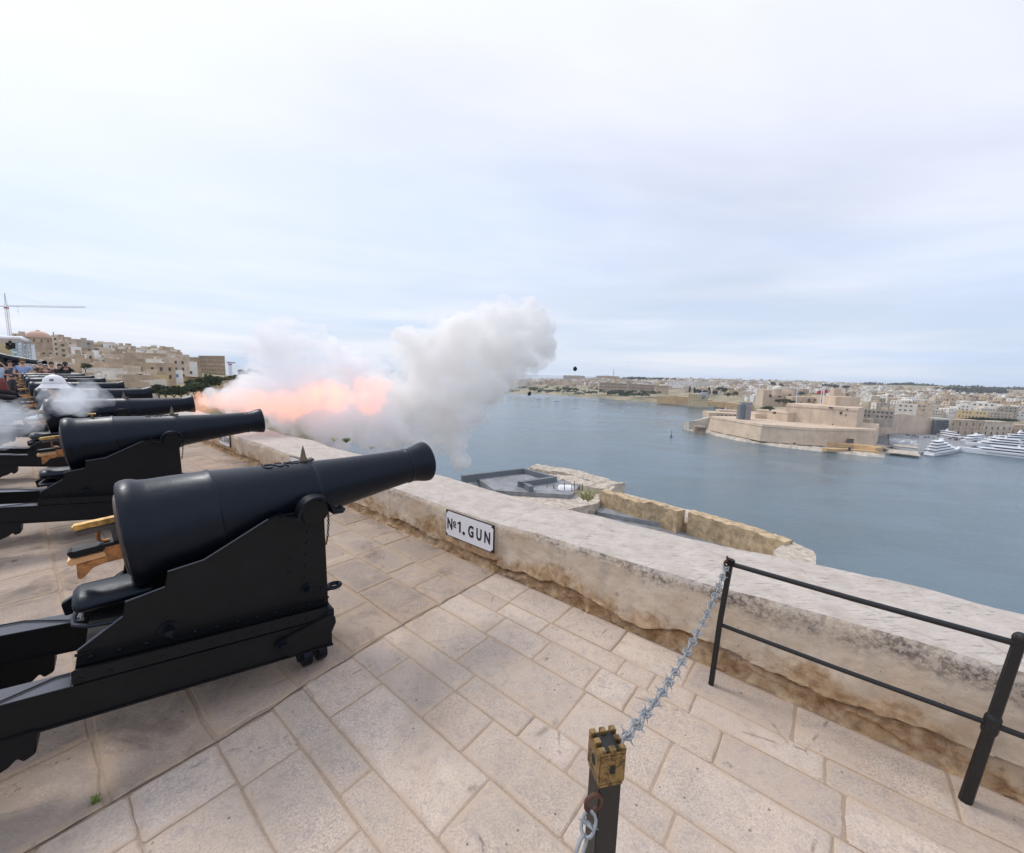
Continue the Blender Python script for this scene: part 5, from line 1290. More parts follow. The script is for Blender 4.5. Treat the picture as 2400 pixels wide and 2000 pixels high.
# the town beyond: named blocks first
rnd = random.Random(51)
def tb(name, u0, u1, vt, vb, depth, mi, label, **k): k.pop('rz', 0); return bpx(name, u0, u1, vt, vb, depth, mi, rnd, label=label, cat='building', **k)
tb('hospital_block', 2094, 2145, 948, 975, 600, 2, 'large white block with three rows of dark windows above the stained bastion', dd=20, win=(2.6, 2.0, 5.6, 6.2), skip=.05, hut=False)
tb('hospital_block', 2143, 2182, 949, 975, 610, 1, 'cream block with balconies adjoining the large white block above the bastion', dd=20, win=(2.2, 2.0, 5.2, 5.4), skip=.15)
tb('school_block', 2268, 2332, 946, 975, 650, 2, 'wide cream apartment block with paired dark windows in the right of the town', dd=20, win=(2.4, 2.4, 6, 6))
tb('tall_house', 2250, 2268, 944, 970, 670, 5, 'tall narrow grey-brown building left of the wide cream apartment block', dd=20)
tb('long_house', 2238, 2312, 964, 985, 600, 6, 'long low yellow building above the tan waterfront front', dd=14, win=(1.2, 2.2, 3.4, 6), hut=False)
tb('long_house', 2312, 2372, 968, 988, 605, 5, 'long greyish building above the cream waterfront front', dd=14, hut=False)
tb('market_house', 2018, 2093, 962, 984, 500, 5, 'low greyish terrace of houses behind the keep of the fort', dd=16, win=(2, 2.2, 4, 5))
n_ind = 0; massv = [MB() for _ in TOWN]; mwin = MB()
def ht(u, u0_, u1_): return u0_ < u < u1_
rowsT = np.concatenate([np.linspace(3.93, 3.0, 15), np.linspace(2.93, 1.55, 15)])
cand = []
for r in rowsT:
    u = 1190 + rnd.uniform(0, 10)
    while u < 2440:
        p = hill_e.point(u, r); dep = (p - CAMP).dot(FWD); w = rnd.uniform(10, 26) * (1.4 if dep > 1600 else 1)
        step = w * FPX / dep / 1.1
        ok = True
        if u > 2020 and r > 3.55: ok = rnd.random() < .03                # green ridge on the right
        if u > 2100 and r > 3.2: ok = ok and rnd.random() < (.45 if u < 2180 else .3)
        if u < 1300: ok = ok and rnd.random() < .8
        if u < 1640 and r < 2.45: ok = rnd.random() < (.22 if r > 1.9 else .0)
        if 1655 < u < 1740 and r < 1.9: ok = False
        if 1640 <= u < 2050 and r < 2.1: ok = ok and u < 1790
        if rnd.random() < .08: ok = False
        if ok: cand.append((p.copy(), dep, w, rnd.uniform(8, 20), u, r, rnd.random()))
        u += step + rnd.uniform(-.5, 3)
cand.sort(key=lambda c: c[1])
GR = {True: 'right of the fort', False: 'left of the fort'}
for i, (p, dep, w, h, u, r, rr_) in enumerate(cand):
    mi = rnd.choices(range(7), [12, 20, 30, 12, 22, 10, 2])[0] if u > 1500 else rnd.choices(range(7), [20, 25, 20, 15, 8, 10, 2])[0]
    if r > 3: h *= .8
    rz = rnd.choice((0, .2, .5, .9)); d = rnd.uniform(9, 16)
    if i < 130:
        side_ = 'right of the fort' if u > 2060 else 'behind the fort' if u > 1640 else 'on the far shore left of the fort'
        e = building('town_house', p, w, d, h, rz, mi, rnd, sink=6, win=(1.6, 2.0, 4.4, 4.4), label=f'{TONE[mi]} flat-roofed town house {side_}', cat='house', group=f'{TONE[mi]} houses of the harbour town {side_}', hut=rnd.random() < .35)
    else:
        massv[mi].box(p + Vector((0, 0, h / 2 - 3)), (w, d, h + 6), rz)
        if rr_ < .35: massv[mi].box(p + Vector((rnd.uniform(-3, 3), 0, h + 1.5)), (w * .35, d * .4, 3), rz)
        for (n, td, fc, L) in vis_faces(p, w, d, rz):
            for k in range(max(1, int(h / 4.5))): window_row(mwin, fc, td, n, L, p.z + h - 2.5 - k * 4.5, 2.0, 2.2, 5.5, rnd, .3, .1)
print('east houses', len(cand))
e = empty('distant_town', (0, 0, 0)); tag(e, kind='stuff')
for k, mb in enumerate(massv):
    if mb.v: o = mb.build('distant_houses', TOWN[k], e); tag(o, kind='stuff')
o = mwin.build('distant_windows', M['win'], e); tag(o, kind='stuff')
# Kalkara shore: long barracks, quay walls, domed storehouse
def tb2(name, u0, u1, vt, vb, dep, mi, label, **k): k.pop('rz', 0); return bpx(name, u0, u1, vt, vb, dep, mi, rnd, label=label, cat='building', **k)
tb2('naval_building', 1404, 1470, 899, 915, 1250, 3, 'long pinkish colonnaded building on the far shore right of the smoke', dd=18, win=(3, 4.5, 7, 9), hut=False, skip=0)
tb2('naval_building', 1472, 1533, 902, 916, 1150, 3, 'pinkish barrack with closely set windows on the far shore', dd=18, win=(2.4, 4, 6, 8), hut=False, skip=0)
tb2('naval_building', 1536, 1566, 905, 918, 1120, 0, 'shorter reddish barrack at the end of the far shore row', dd=18, win=(2.4, 4, 6, 8), hut=False, skip=0)
tb2('flat_block', 1568, 1627, 894, 906, 1500, 4, 'long white apartment block on the far skyline left of the fort', dd=18, win=(3, 2, 6, 5))
tb2('flat_block', 1629, 1674, 896, 910, 1450, 2, 'second pale apartment block on the far skyline left of the fort', dd=18, win=(3, 2, 6, 5))
tb2('storehouse', 1612, 1658, 925, 944, 900, 6, 'yellow stone storehouse with a curved roof by the far water', dd=22, hut=False, rz=.1)
b = MB(); sp0 = at(1650, 927, 890); b.cyl(sp0 + Vector((-7, 0, -2)), sp0 + Vector((7, 0, -2)), 9, 18); o = b.build('vaulted_shed', M['conc'], smooth=True); tag(o, 'grey vaulted shed roof beside the yellow storehouse across the water', 'shed')
stone_wall('quay_wall', [(1540, 930, 946, 1010), (1580, 928, 949, 980), (1612, 931, 949, 960), (1660, 938, 951, 930)], 0, 30, M['orange'], 'orange cliff-like quay wall on the far shore left of the fort')
stone_wall('quay_wall', [(1655, 941, 952, 930), (1700, 943, 957, 900), (1760, 950, 966, 860)], 0, 20, M['orange'], 'low pale quay wall behind the little marina left of the fort')
b = MB(); 
for k, (u0, u1, v) in enumerate(((1225, 1270, 884), (1302, 1350, 885))):
    bpx('skyline_block', u0 + 95, u1 + 100, v - 3, v + 8, 2300, 3 if k else 5, rnd, dd=20, label=('hazy square fort-like block on the far skyline nearest the smoke', 'hazy block with a pylon behind it on the far skyline')[k])
pp = at(1437, 890, 2300); py = empty('lattice_pylon', pp); tag(py, 'hazy lattice mast on the far skyline between the smoke and the fort', 'mast')
b = MB(); hq = 30 * 2300 / FPX * .85
for a in range(4):
    x, y = (4 if a % 2 else -4), (4 if a < 2 else -4); b.cyl((x, y, 0), (0, 0, hq), .8, 4)
for k in range(6): b.box((0, 0, hq * k / 6 + 3), (8 * (1 - k / 6), 8 * (1 - k / 6), .8))
b.build('mast_frame', M['crane'], py)
# woods
def wood(name, pts, n, size, mat, rnd, rad, label=None):
    vs = []; fs = []
    for i in range(n):
        (u, v, dep, hh) = rnd.choice(pts); c = at(u + rnd.gauss(0, 8), v, dep)
        a, f = cards(26, c, (rad, rad, hh), size, rnd, 3); o = len(vs); vs += a; fs += [tuple(j + o for j in q) for q in f]
    b = MB(); b.add(vs, fs); o = b.build(name, mat); tag(o, kind='stuff'); return o
rnd = random.Random(61)
ridge = []
for u in range(2030, 2440, 6):
    k = .5 + .5 * math.sin(u * .045) + .3 * math.sin(u * .13); 
    if k > .15 or u > 2130: ridge.append((u, hor(u) - 2.0 + (1.5 if u > 2180 else 0), 2350, 9 + 9 * k))
wood('hillside_woodland', [(u, hor(u) + rnd.uniform(28, 42), 1180, 5) for u in range(1200, 1420, 7)], 60, 2.5, M['leaf'], rnd, 12)
wood('ridge_woodland', ridge, 260, 5, M['pine'], rnd, 24)
wood('hillside_woodland', [(u, 911 + (u - 2200) * .03, 1900, 9) for u in range(2215, 2345, 5)] + [(u, 918, 1700, 7) for u in range(2270, 2350, 6)] + [(2155, 922, 1500, 7), (2170, 924, 1500, 7), (2250, 922, 1500, 8)], 150, 4.5, M['pine'], rnd, 22)
wood('distant_trees', [(u, hor(u) + 2, 2100, 8) for u in range(1465, 1600, 5)], 60, 4.5, M['pine'], rnd, 20)
wood('hillside_woodland', [(u, 922 + rnd.uniform(-4, 4), 1050, 6) for u in range(1420, 1530, 6)], 50, 2.5, M['leaf'], rnd, 11)
for (u, v, hh, rd, kind) in [(1616, 922, 24, 3, 0), (1627, 921, 20, 3, 0), (1634, 922, 16, 9, 1), (1643, 921, 16, 9, 1), (1652, 921, 15, 8, 1), (1662, 922, 22, 3.4, 0), (1674, 924, 16, 7, 1), (1690, 915, 15, 12, 1), (1698, 920, 17, 11, 1), (1706, 926, 12, 8, 1), (1720, 925, 14, 9, 1),
                             (1808, 900, 16, 13, 1), (1832, 902, 12, 10, 1), (1938, 903, 13, 18, 1), (1955, 905, 13, 14, 1), (1985, 907, 14, 14, 1), (1876, 922, 9, 10, 1)]:
    tree('cypress' if not kind else 'pine_tree', at(u, v + 5, 1000 if v > 910 else 1500) , hh, rd, 200, 1.6 if v > 910 else 2.4, rnd, M['pine'], ('tall thin dark cypress on the slope left of the fort' if not kind else 'dark rounded pine on the slope behind the fort'), ('cypresses left of the fort' if not kind else 'dark pines behind the fort'), .08)

# ================================================================== yachts and small boats
def yacht(name, bow, stern, beam, decks, label, hullh=3.0, mast=False, glassy=False):
    """bow and stern as photo points on the water"""
    hullh *= 1.25; B = atz(*bow, SEA); S = atz(*stern, SEA); d = (B - S); L = d.length; e = empty(name, S, math.atan2(d.y, d.x)); tag(e, label, 'yacht')
    # hull
    b = MB(); prof = [(0, .86), (.1, .96), (.4, 1), (.65, .94), (.82, .68), (.93, .34), (1.0, .02)]; vs = []; fs = []
    for (x, w) in prof:
        sheer = hullh * (1 + .28 * x * x)
        for (zz, k, dx) in ((-.6, .62, -.03 * x), (.35, .84, -.015 * x), (sheer, 1, .02 * x)):
            vs += [(x * L + dx * L, -w * k * beam / 2, zz), (x * L + dx * L, w * k * beam / 2, zz)]
    for i in range(len(prof) - 1):
        o = i * 6
        for j in (0, 2): fs += [(o + j, o + j + 6, o + j + 8, o + j + 2), (o + j + 1, o + j + 3, o + j + 9, o + j + 7)]
        fs.append((o + 4, o + 10, o + 11, o + 5)); fs.append((o, o + 1, o + 7, o + 6))
    fs += [(0, 2, 3, 1), (2, 4, 5, 3)]
    b.add(vs, fs); o = b.build('hull', M['white'], e); recalc(o.data)
    b = MB()
    for sy in (-1, 1): b.box((L * .42, sy * beam * .497, hullh * .62), (L * .5, .06, .38))
    b.build('hull_window_strip', M['glass'], e)
    b = MB(); b.box((L * .4, 0, .12), (L * .86, beam * .9, .24)); b.build('boot_stripe', M['concd'], e)
    z = hullh * 1.05; x0, x1, w = .06, .74, .82
    for k in range(decks):
        h = 2.5
        b = MB(); poly = [(x0 * L, -w * beam / 2), (x1 * L * .93, -w * beam / 2), (x1 * L * 1.02, -w * beam * .22), (x1 * L * 1.02, w * beam * .22), (x1 * L * .93, w * beam / 2), (x0 * L, w * beam / 2)]
        c = ((x0 + x1) / 2 * L, 0)
        b.prism([(c[0] + (p[0] - c[0]) * .93, p[1] * .88) for p in poly], lambda p, q: (p[0] - (q - z) * .35 * (p[0] > c[0]), p[1], q), z, z + h * .8); b.build('cabin_glass', M['glass'], e)
        b = MB(); b.prism([(c[0] + (p[0] - c[0]) * .95, p[1] * .9) for p in poly], lambda p, q: (p[0] - (q - z) * .35 * (p[0] > c[0]), p[1], q), z, z + h * .32); b.build('cabin_side', M['white'], e)
        b = MB(); b.prism([((p[0] - c[0]) * 1.04 + c[0] - (.02 * L if p[0] < c[0] else 0), p[1] * 1.06) for p in poly], lambda p, q: (p[0], p[1], q), z + h * .8, z + h * 1.02); b.build('deck', M['white'], e)
        z += h * 1.02; x0 += .03; x1 -= .13; w *= .88
    b = MB(); b.box((L * .33, 0, z + .8), (L * .03, beam * .3, 1.6)); b.cyl((L * .33, 0, z + 1.4), (L * .33, 0, z + 4.2), .12, 6); b.sphere((L * .33, -.9, z + 1.9), .55, 10, 6); b.sphere((L * .33, .9, z + 1.9), .55, 10, 6); b.build('radar_mast', M['white'], e)
    b = MB(); b.box((.02 * L, 0, 1.0), (.06 * L, beam * .7, .25)); b.build('swim_platform', M['white'], e)
    return e
yacht('motor_yacht', (2246, 1058), (2176, 1069), 9, 4, 'white four-decked motor yacht moored stern-on, alone right of the fort', 2.6)
yacht('motor_yacht', (2244, 1058), (2460, 1082), 11, 2, 'very long low white and black yacht nearest the right edge of the picture', 3.2)
yacht('motor_yacht', (2262, 1045), (2400, 1058), 9, 3, 'white yacht moored behind the long low one at the right', 3.0)
yacht('motor_yacht', (2280, 1036), (2440, 1046), 10, 4, 'tall multi-deck white superyacht below the cream waterfront building', 3.4)
yacht('motor_yacht', (2330, 1030), (2480, 1036), 10, 4, 'farthest large white yacht at the right with a radar dome', 3.4)
yacht('motor_yacht', (2262, 1033), (2196, 1022), 8, 2, 'long grey-white yacht lying against the waterfront wall below the lift tower', 2.6)
yacht('motor_yacht', (2290, 1043), (2345, 1052), 8, 3, 'mid-sized white yacht squeezed between the two long yachts at the right', 2.8)
yacht('motor_yacht', (2250, 1040), (2300, 1034), 8, 2, 'white motor yacht with its bow towards the lone yacht', 2.6)
def dinghy(pos, L, rz, mast, label, group, name='small_boat', cat='boat', hullm=None):
    e = empty(name, pos, rz); tag(e, label, cat, group); b = MB(); vs = []; fs = []
    pr = [(-.5, .8), (-.1, 1), (.25, .75), (.5, .02)]
    for x, w in pr: vs += [(x * L * .94, -w * L * .12, -.2), (x * L * .94, w * L * .12, -.2), (x * L, -w * L * .17, .12 * L), (x * L, w * L * .17, .12 * L)]
    for i in range(3):
        o = 4 * i; fs += [(o, o + 4, o + 6, o + 2), (o + 1, o + 3, o + 7, o + 5), (o + 2, o + 6, o + 7, o + 3), (o, o + 1, o + 5, o + 4)]
    fs += [(0, 2, 3, 1)]; b.add(vs, fs); o = b.build('hull', hullm or M['white'], e); recalc(o.data)
    b = MB(); b.box((-.03 * L, 0, .17 * L), (.35 * L, .2 * L, .12 * L)); b.build('cabin', M['white'], e)
    b = MB(); b.box((-.03 * L, 0, .175 * L), (.36 * L, .205 * L, .04 * L)); b.build('cabin_window', M['glass'], e)
    if mast: b = MB(); b.cyl((0, 0, .1 * L), (0, 0, 1.25 * L), .012 * L, 5); b.build('mast', M['steel'], e)
    return e
rnd = random.Random(71)
for k in range(34):
    u = rnd.uniform(1662, 1702); v = 951 + (u - 1662) * .13 + rnd.uniform(-3, 3.5)
    dinghy(atz(u, v, SEA), rnd.uniform(8, 14), rnd.uniform(-.4, .4) + (1.57 if rnd.random() < .5 else 0), rnd.random() < .6, 'small white boat moored in the little marina left of the fort', 'boats in the little marina left of the fort')
for k in range(16):
    u = rnd.uniform(2095, 2150); v = 1033 + (u - 2095) * .1 + rnd.uniform(-2, 5)
    o = dinghy(atz(u, v, -60.2), rnd.uniform(6, 10), rnd.uniform(0, 3), rnd.random() < .2, 'small boat laid up on the quay right of the fort', 'boats laid up on the quay right of the fort')
for (u, v, L, l) in ((1263, 936, 18, 'blurred white speedboat crossing the harbour just right of the smoke'), (1304, 941, 22, 'low pale workboat in mid harbour right of the smoke'), (1349, 958, 9, 'tiny white boat nearest in the middle of the harbour'), (1403, 974, 6, 'tiny white speck of a boat low in the open harbour'), (1514, 958, 5, 'tiny white boat close below the far shore'), (1410, 948, 7, 'tiny white boat beyond the middle of the harbour')):
    dinghy(atz(u, v, SEA), L, .3, False, l, None)
bp = atz(1573, 1024, SEA); e = empty('channel_buoy', bp); tag(e, 'small dark channel buoy afloat off the tip of the fort', 'buoy')
b = MB(); b.cyl((0, 0, -.5), (0, 0, 1.2), 1.3, 12); b.build('float', M['concd'], e); b = MB(); b.cyl((0, 0, 1.2), (0, 0, 6.5), .5, 8, .2); b.sphere((0, 0, 6.6), .6, 8, 4); b.build('post', M['concd'], e)
# parked cars along the quay
carm = [plain('car_paint_a', (.5, .5, .52), .35), plain('car_paint_b', (.08, .09, .11), .35), plain('car_paint_c', (.35, .06, .05), .35)]
for k in range(26):
    u = rnd.uniform(2110, 2290); v = 1024 + (u - 2110) * .05 + rnd.uniform(-4, 3); p = atz(u, v, -60.2); ci = rnd.randrange(3)
    e = empty('parked_car', p, rnd.choice((0, 1.4, .3))); tag(e, f"{('silver', 'black', 'red')[ci]} car parked on the quay behind the lone white yacht", 'car', f"{('silver', 'black', 'red')[ci]} cars parked on the quay")
    b = MB(); b.prism([(-2.1, .3), (-2.1, .9), (-1.4, 1.0), (1.0, 1.0), (2.1, .8), (2.1, .3)], lambda p, q: (p[0], q, p[1]), -.85, .85); b.build('body', carm[ci], e)
    b = MB(); b.prism([(-1.5, .98), (-1.1, 1.5), (.4, 1.5), (1.0, .98)], lambda p, q: (p[0], q, p[1]), -.75, .75); b.build('cabin', M['glass'], e)
    b = MB()
    for x in (-1.3, 1.3):
        for y in (-.8, .8): b.cyl((x, y - .1, .32), (x, y + .1, .32), .32, 8)
    o = b.build('wheels', M['dark'], e); tag(o, kind='stuff')

# ================================================================== people
def skin_mesh(chains, name, mat, parent, sub=1):
    """chains: list of (list of points, list of radii); first vertex of each chain may be an index into what exists"""
    vs = []; es = []; rs = []
    for ch, rr in chains:
        prev = None
        for p, r in zip(ch, rr):
            if isinstance(p, int): prev = p; continue
            vs.append(tuple(p)); rs.append(r)
            if prev is not None: es.append((prev, len(vs) - 1))
            prev = len(vs) - 1
    me = bpy.data.meshes.new(name); me.from_pydata(vs, es, [])
    o = bpy.data.objects.new(name, me); COL.objects.link(o)
    mod = o.modifiers.new('skin', 'SKIN'); mod.use_smooth_shade = True
    for i, r in enumerate(rs):
        q = me.skin_vertices[0].data[i]; q.radius = (r, r) if not isinstance(r, tuple) else r; q.use_root = (i == 0)
    s2 = o.modifiers.new('sub', 'SUBSURF'); s2.levels = sub; s2.render_levels = sub
    dg = bpy.context.evaluated_depsgraph_get(); nm = bpy.data.meshes.new_from_object(o.evaluated_get(dg)); bpy.data.objects.remove(o)
    nm.materials.clear(); nm.materials.append(mat); nm.polygons.foreach_set('use_smooth', [True] * len(nm.polygons))
    return link(name, nm, parent)
skinm = plain('skin', (.50, .30, .22), .55, 0, .08)
def cloth(n, c): return bpy.data.materials.get(n) or plain(n, c, .85, 0, .25, 12, .1, 'obj')
def person(loc, face, hgt, label, shirt, trousers, hair, lh=None, rh=None, skirt=False, hairlong=False, hat=None, crouch=0.0, sleeve=1, beard=False):
    """face: yaw the person looks along; lh/rh: hand targets in the body frame (x forward, y left)"""
    k = hgt / 1.75; e = empty('person', loc, face); tag(e, label, 'person')
    cz = -crouch
    S = lambda *p: Vector(p) * k + Vector((0, 0, cz))
    pel = S(0, 0, .95); che = S(.01, 0, 1.28); nek = S(0, 0, 1.47); hb = S(.015, 0, 1.56); ht_ = S(.03, 0, 1.68)
    kneeb = .25 if crouch else .02
    def arm(sy, hand):
        sh = S(0, sy * .185, 1.40); 
        if hand is None: el = S(-.02, sy * .25, 1.12); wr = S(.06, sy * .25, .88)
        else:
            wr = Vector(hand) * k + Vector((0, 0, cz)); el = (sh + wr) / 2 + Vector((-.02, sy * .12, -.13)) * k
        hd = wr + (wr - el).normalized() * .09 * k
        return sh, el, wr, hd
    A = [arm(1, lh), arm(-1, rh)]
    chains = [([pel, S(0, 0, 1.1), che, S(0, 0, 1.41), nek, hb, S(.03, 0, 1.63), ht_], [.13 * k, .12 * k, .14 * k, .10 * k, .055 * k, .07 * k, .088 * k, .07 * k])]
    for i, sy in enumerate((1, -1)):
        sh, el, wr, hd = A[i]; chains.append(([3, sh, el, wr, hd], [0, .055 * k, .042 * k, .028 * k, .036 * k]))
    for sy in (1, -1):
        hip = S(0, sy * .09, .88); kn = S(kneeb + .01, sy * .11, .5); kn.z = kn.z * .9 if crouch else kn.z; an = Vector((0, sy * .12 * k, .08)); toe = Vector((.17 * k, sy * .13 * k, .04))
        chains.append(([0, hip, kn, an, toe], [0, .085 * k, .058 * k, .04 * k, .035 * k]))
    skin_mesh(chains, 'body', skinm, e)
    # clothes
    ch = [([S(0, 0, .93), S(0, 0, 1.1), che, S(0, 0, 1.41), S(0, 0, 1.44)], [.15 * k, .14 * k, .158 * k, .118 * k, .08 * k])]
    for i in (0, 1):
        sh, el, wr, hd = A[i]; ch.append(([3, sh, sh.lerp(el, .55)] + ([el, wr] if sleeve > 1 else []), [0, .070 * k, .060 * k] + ([.055 * k, .040 * k] if sleeve > 1 else [])))
    skin_mesh(ch, 'shirt', shirt, e)
    if skirt:
        b = MB(); b.lathe([(-.02, .14 * k), (.2 * k, .20 * k), (.5 * k, .25 * k), (.85 * k, .30 * k)], Matrix.Translation((0, 0, .98 * k + cz)) @ Matrix.Rotation(math.pi / 2, 4, 'Y'), 18); b.build('skirt', trousers, e, smooth=True)
    else:
        ch = []
        ch.append(([S(0, 0, .97), S(0, 0, .9)], [.142 * k, .135 * k]))
        for sy in (1, -1):
            kn = S(kneeb + .01, sy * .11, .5); kn.z = kn.z * .9 if crouch else kn.z
            ch.append(([1, S(0, sy * .095, .84), kn, Vector((0, sy * .12 * k, .1))], [0, .10 * k, .073 * k, .062 * k]))
        skin_mesh(ch, 'trousers', trousers, e)
    # head details
    c = S(.03, 0, 1.645); R = .105 * k
    b = MB(); b.sphere(c + Vector((-.012, 0, .022)) * k, R, 16, 8, (1.02, .86, 1.05), half=False)
    if hair is not None:
        v2 = []; hm = MB(); hm.sphere(c + Vector((-.018, 0, .018)) * k, R * 1.03, 16, 8, (.98, .86, 1.08)); 
        # cut the face side out
        me = hm.mesh('hair', hair, True); bm = bmesh.new(); bm.from_mesh(me); dl = [f for f in bm.faces if (f.calc_center_median() - c).x > .035 * k and (f.calc_center_median() - c).z < .055 * k]
        bmesh.ops.delete(bm, geom=dl, context='FACES'); bm.to_mesh(me); bm.free(); link('hair', me, e)
        if hairlong: b2 = MB(); b2.tube([c + Vector((-.05, 0, .03)) * k, c + Vector((-.10, 0, -.10)) * k, c + Vector((-.09, 0, -.28)) * k], [.08 * k, .09 * k, .05 * k], 10); b2.build('long_hair', hair, e, smooth=True)
    b = MB(); b.cyl(c + Vector((.085, 0, .012)) * k, c + Vector((.118, 0, -.022)) * k, .010 * k, 6, .017 * k); b.build('nose', skinm, e, smooth=True)
    for sy in (-1, 1):
        b = MB(); b.sphere(c + Vector((.084, sy * .034, .020)) * k, .012 * k, 8, 5); b.build('eye', M['dark'], e, smooth=True)
        b = MB(); b.sphere(c + Vector((0, sy * .088, -.005)) * k, .024 * k, 8, 5, (.8, .35, 1.2)); b.build('ear', skinm, e, smooth=True)
    b = MB(); b.box(c + Vector((.092, 0, -.050)) * k, (.01, .045 * k, .010)); b.build('mouth', cloth('lips', (.35, .14, .12)), e)
    if beard: b = MB(); b.sphere(c + Vector((.045, 0, -.06)) * k, .062 * k, 12, 6, (.9, 1.0, .8)); b.build('beard', cloth('ginger_beard', (.30, .14, .07)), e, smooth=True)
    return e
T1 = -.9
def feet(u, dep): p = at(u, 1000, dep); return Vector((p.x, p.y, 0))
toC = lambda p, a=0: math.atan2(-p.y, -p.x) + a
hairb = cloth('dark_hair', (.03, .022, .018)); hairr = cloth('brown_hair', (.16, .09, .05)); hairg = cloth('grey_hair', (.35, .33, .31))
denim = cloth('dark_trousers', (.05, .055, .07))
ppl = [
 (13, 17.0, 1.72, 'woman in light blue shirt and dark red skirt, hand to her head', cloth('light_blue_shirt', (.42, .52, .68)), cloth('red_patterned_skirt', (.20, .05, .045)), hairg, (.10, .12, 1.60), None, True, False, 1),
 (42, 18.6, 1.70, 'man in a dark patterned short-sleeved shirt beside the truss', cloth('dark_patterned_shirt', (.06, .075, .12)), denim, hairb, None, (.22, -.1, 1.1), False, False, 1),
 (72, 18.2, 1.82, 'bearded man in a blue polo shirt standing right of the truss', cloth('blue_polo', (.27, .36, .60)), denim, hairr, (.2, .12, 1.1), (.2, -.12, 1.1), False, False, 1),
 (111, 20.0, 1.72, 'onlooker in khaki with pale hair, leftmost of the dark-dressed group', cloth('khaki_jacket', (.10, .09, .05)), denim, hairg, (.3, .1, 1.45), (.3, -.1, 1.45), False, False, 2),
 (122, 19.0, 1.58, 'pink-faced onlooker in dark red leaning between two others of the group', cloth('dark_red_top', (.14, .05, .045)), denim, hairg, None, (.35, -.1, 1.3), False, False, 2),
 (137, 19.4, 1.70, 'man in a black top with folded arms in the middle of the group', cloth('black_top', (.03, .03, .035)), denim, hairb, (.22, .0, 1.15), (.22, -.02, 1.18), False, False, 2),
 (156, 19.6, 1.62, 'woman with dark long hair in black, second from the right of the group', cloth('black_coat', (.025, .022, .025)), denim, hairb, None, None, False, True, 2),
 (169, 18.4, 1.72, 'woman in a black coat holding a phone to her face, rightmost of the group', cloth('black_coat', (.025, .022, .025)), denim, hairb, (.20, .05, 1.55), (.20, -.05, 1.55), False, True, 2),
]
for (u, dep, hg_, lb_, sh_, tr_, hr_, lh, rh, sk, hl, sl) in ppl:
    p = feet(u, dep); person(p, toC(p, rnd.uniform(-.25, .25)), hg_, lb_, sh_, tr_, hr_, lh, rh, sk, hl, sleeve=sl, beard=(u == 72))
p = feet(169, 18.4); ph = empty('phone', p + Vector((0, 0, 1.60)) + Vector((math.cos(toC(p)), math.sin(toC(p)), 0)) * .30, toC(p)); tag(ph, 'black phone held up by the woman in the black coat', 'phone')
b = MB(); b.box((0, 0, 0), (.009, .075, .15)); b.build('phone_body', M['post'], ph, bevel=.003); b = MB(); b.cyl((.004, .02, .055), (.007, .02, .055), .009, 8); b.build('camera_lens', M['glass'], ph)
# gunner in a white sun helmet behind the third gun
gp = feet(139, 6.75); 
g = person(gp, toC(gp, -1.9), 1.70, 'gunner in a white sun helmet, bent behind the third gun in the smoke', cloth('white_tunic', (.7, .7, .7)), denim, hairb, (.3, .1, 1.1), (.3, -.1, 1.1), sleeve=2, crouch=.19)
hz_ = atz(142, 905, 1.85 - (905 - hor(140)) * 6.75 / FPX); hd = Vector((gp.x, gp.y, 1.70 / 1.75 * 1.645 - .19))
he = empty('sun_helmet', hd + Vector((0, 0, .015)), toC(gp, -1.9)); tag(he, 'white pith helmet with a small dark badge, in the smoke behind the third gun', 'helmet')
b = MB(); Hm = Matrix.Translation((0, 0, 0)) @ Matrix.Diagonal((1.16, .98, 1, 1)) @ Matrix.Rotation(-math.pi / 2, 4, 'Y')
b.lathe([(-.045, .175), (-.05, .172), (.0, .135), (.03, .122), (.09, .108), (.14, .078), (.165, .035), (.17, .012)], Hm, 32); b.build('helmet_shell', M['whitepaint'], he, angle=70)
b = MB(); b.lathe([(.022, .127), (.045, .123)], Hm, 32, False); b.build('helmet_band', cloth('pale_band', (.62, .62, .62)), he)
b = MB(); b.cyl((0, 0, .165), (0, 0, .185), .018, 12); b.build('helmet_button', M['whitepaint'], he)
dcam = Matrix.Rotation(-he.rotation_euler.z, 3, 'Z') @ (Vector((-gp.x, -gp.y, 0)).normalized()); b = MB(); a_ = math.atan2(dcam.y, dcam.x) - .25
b.box((1.14 * .112 * math.cos(a_), .97 * .112 * math.sin(a_), .085), (.008, .045, .035), M=Matrix.Rotation(a_, 3, 'Z') @ Matrix.Rotation(-.25, 3, 'Y')); b.build('badge', M['concd'], he)

# burning wads and scraps of paper
for (u, v, d_, s, l) in ((1348, 865, 11, .055, 'black scorched wad flying above the far shore, right of the smoke'), (1241, 923, 10, .045, 'black scorched wad flying under the right edge of the smoke')):
    b = MB(); b.sphere((0, 0, 0), s, 14, 9, (1, .75, 1.15)); me = b.mesh('flying_wad', M['dark'], True)
    for q in me.vertices: q.co *= 1 + .25 * mnoise.noise(q.co * 40)
    o = link('flying_wad', me); o.location = at(u, v, d_); tag(o, l, 'wad')
b = MB()
for k in range(46):
    u = rnd.choice((rnd.uniform(1210, 1580), rnd.uniform(1240, 1420))); v = rnd.uniform(840, 975) + (u - 1200) * .03; c = at(u, v, rnd.uniform(9, 13)); s = rnd.uniform(.008, .022)
    b.box(c, (s * 2.2, s, s * .5), rnd.uniform(0, 3))
o = b.build('burning_paper_scraps', M['whitepaint']); tag(o, kind='stuff')

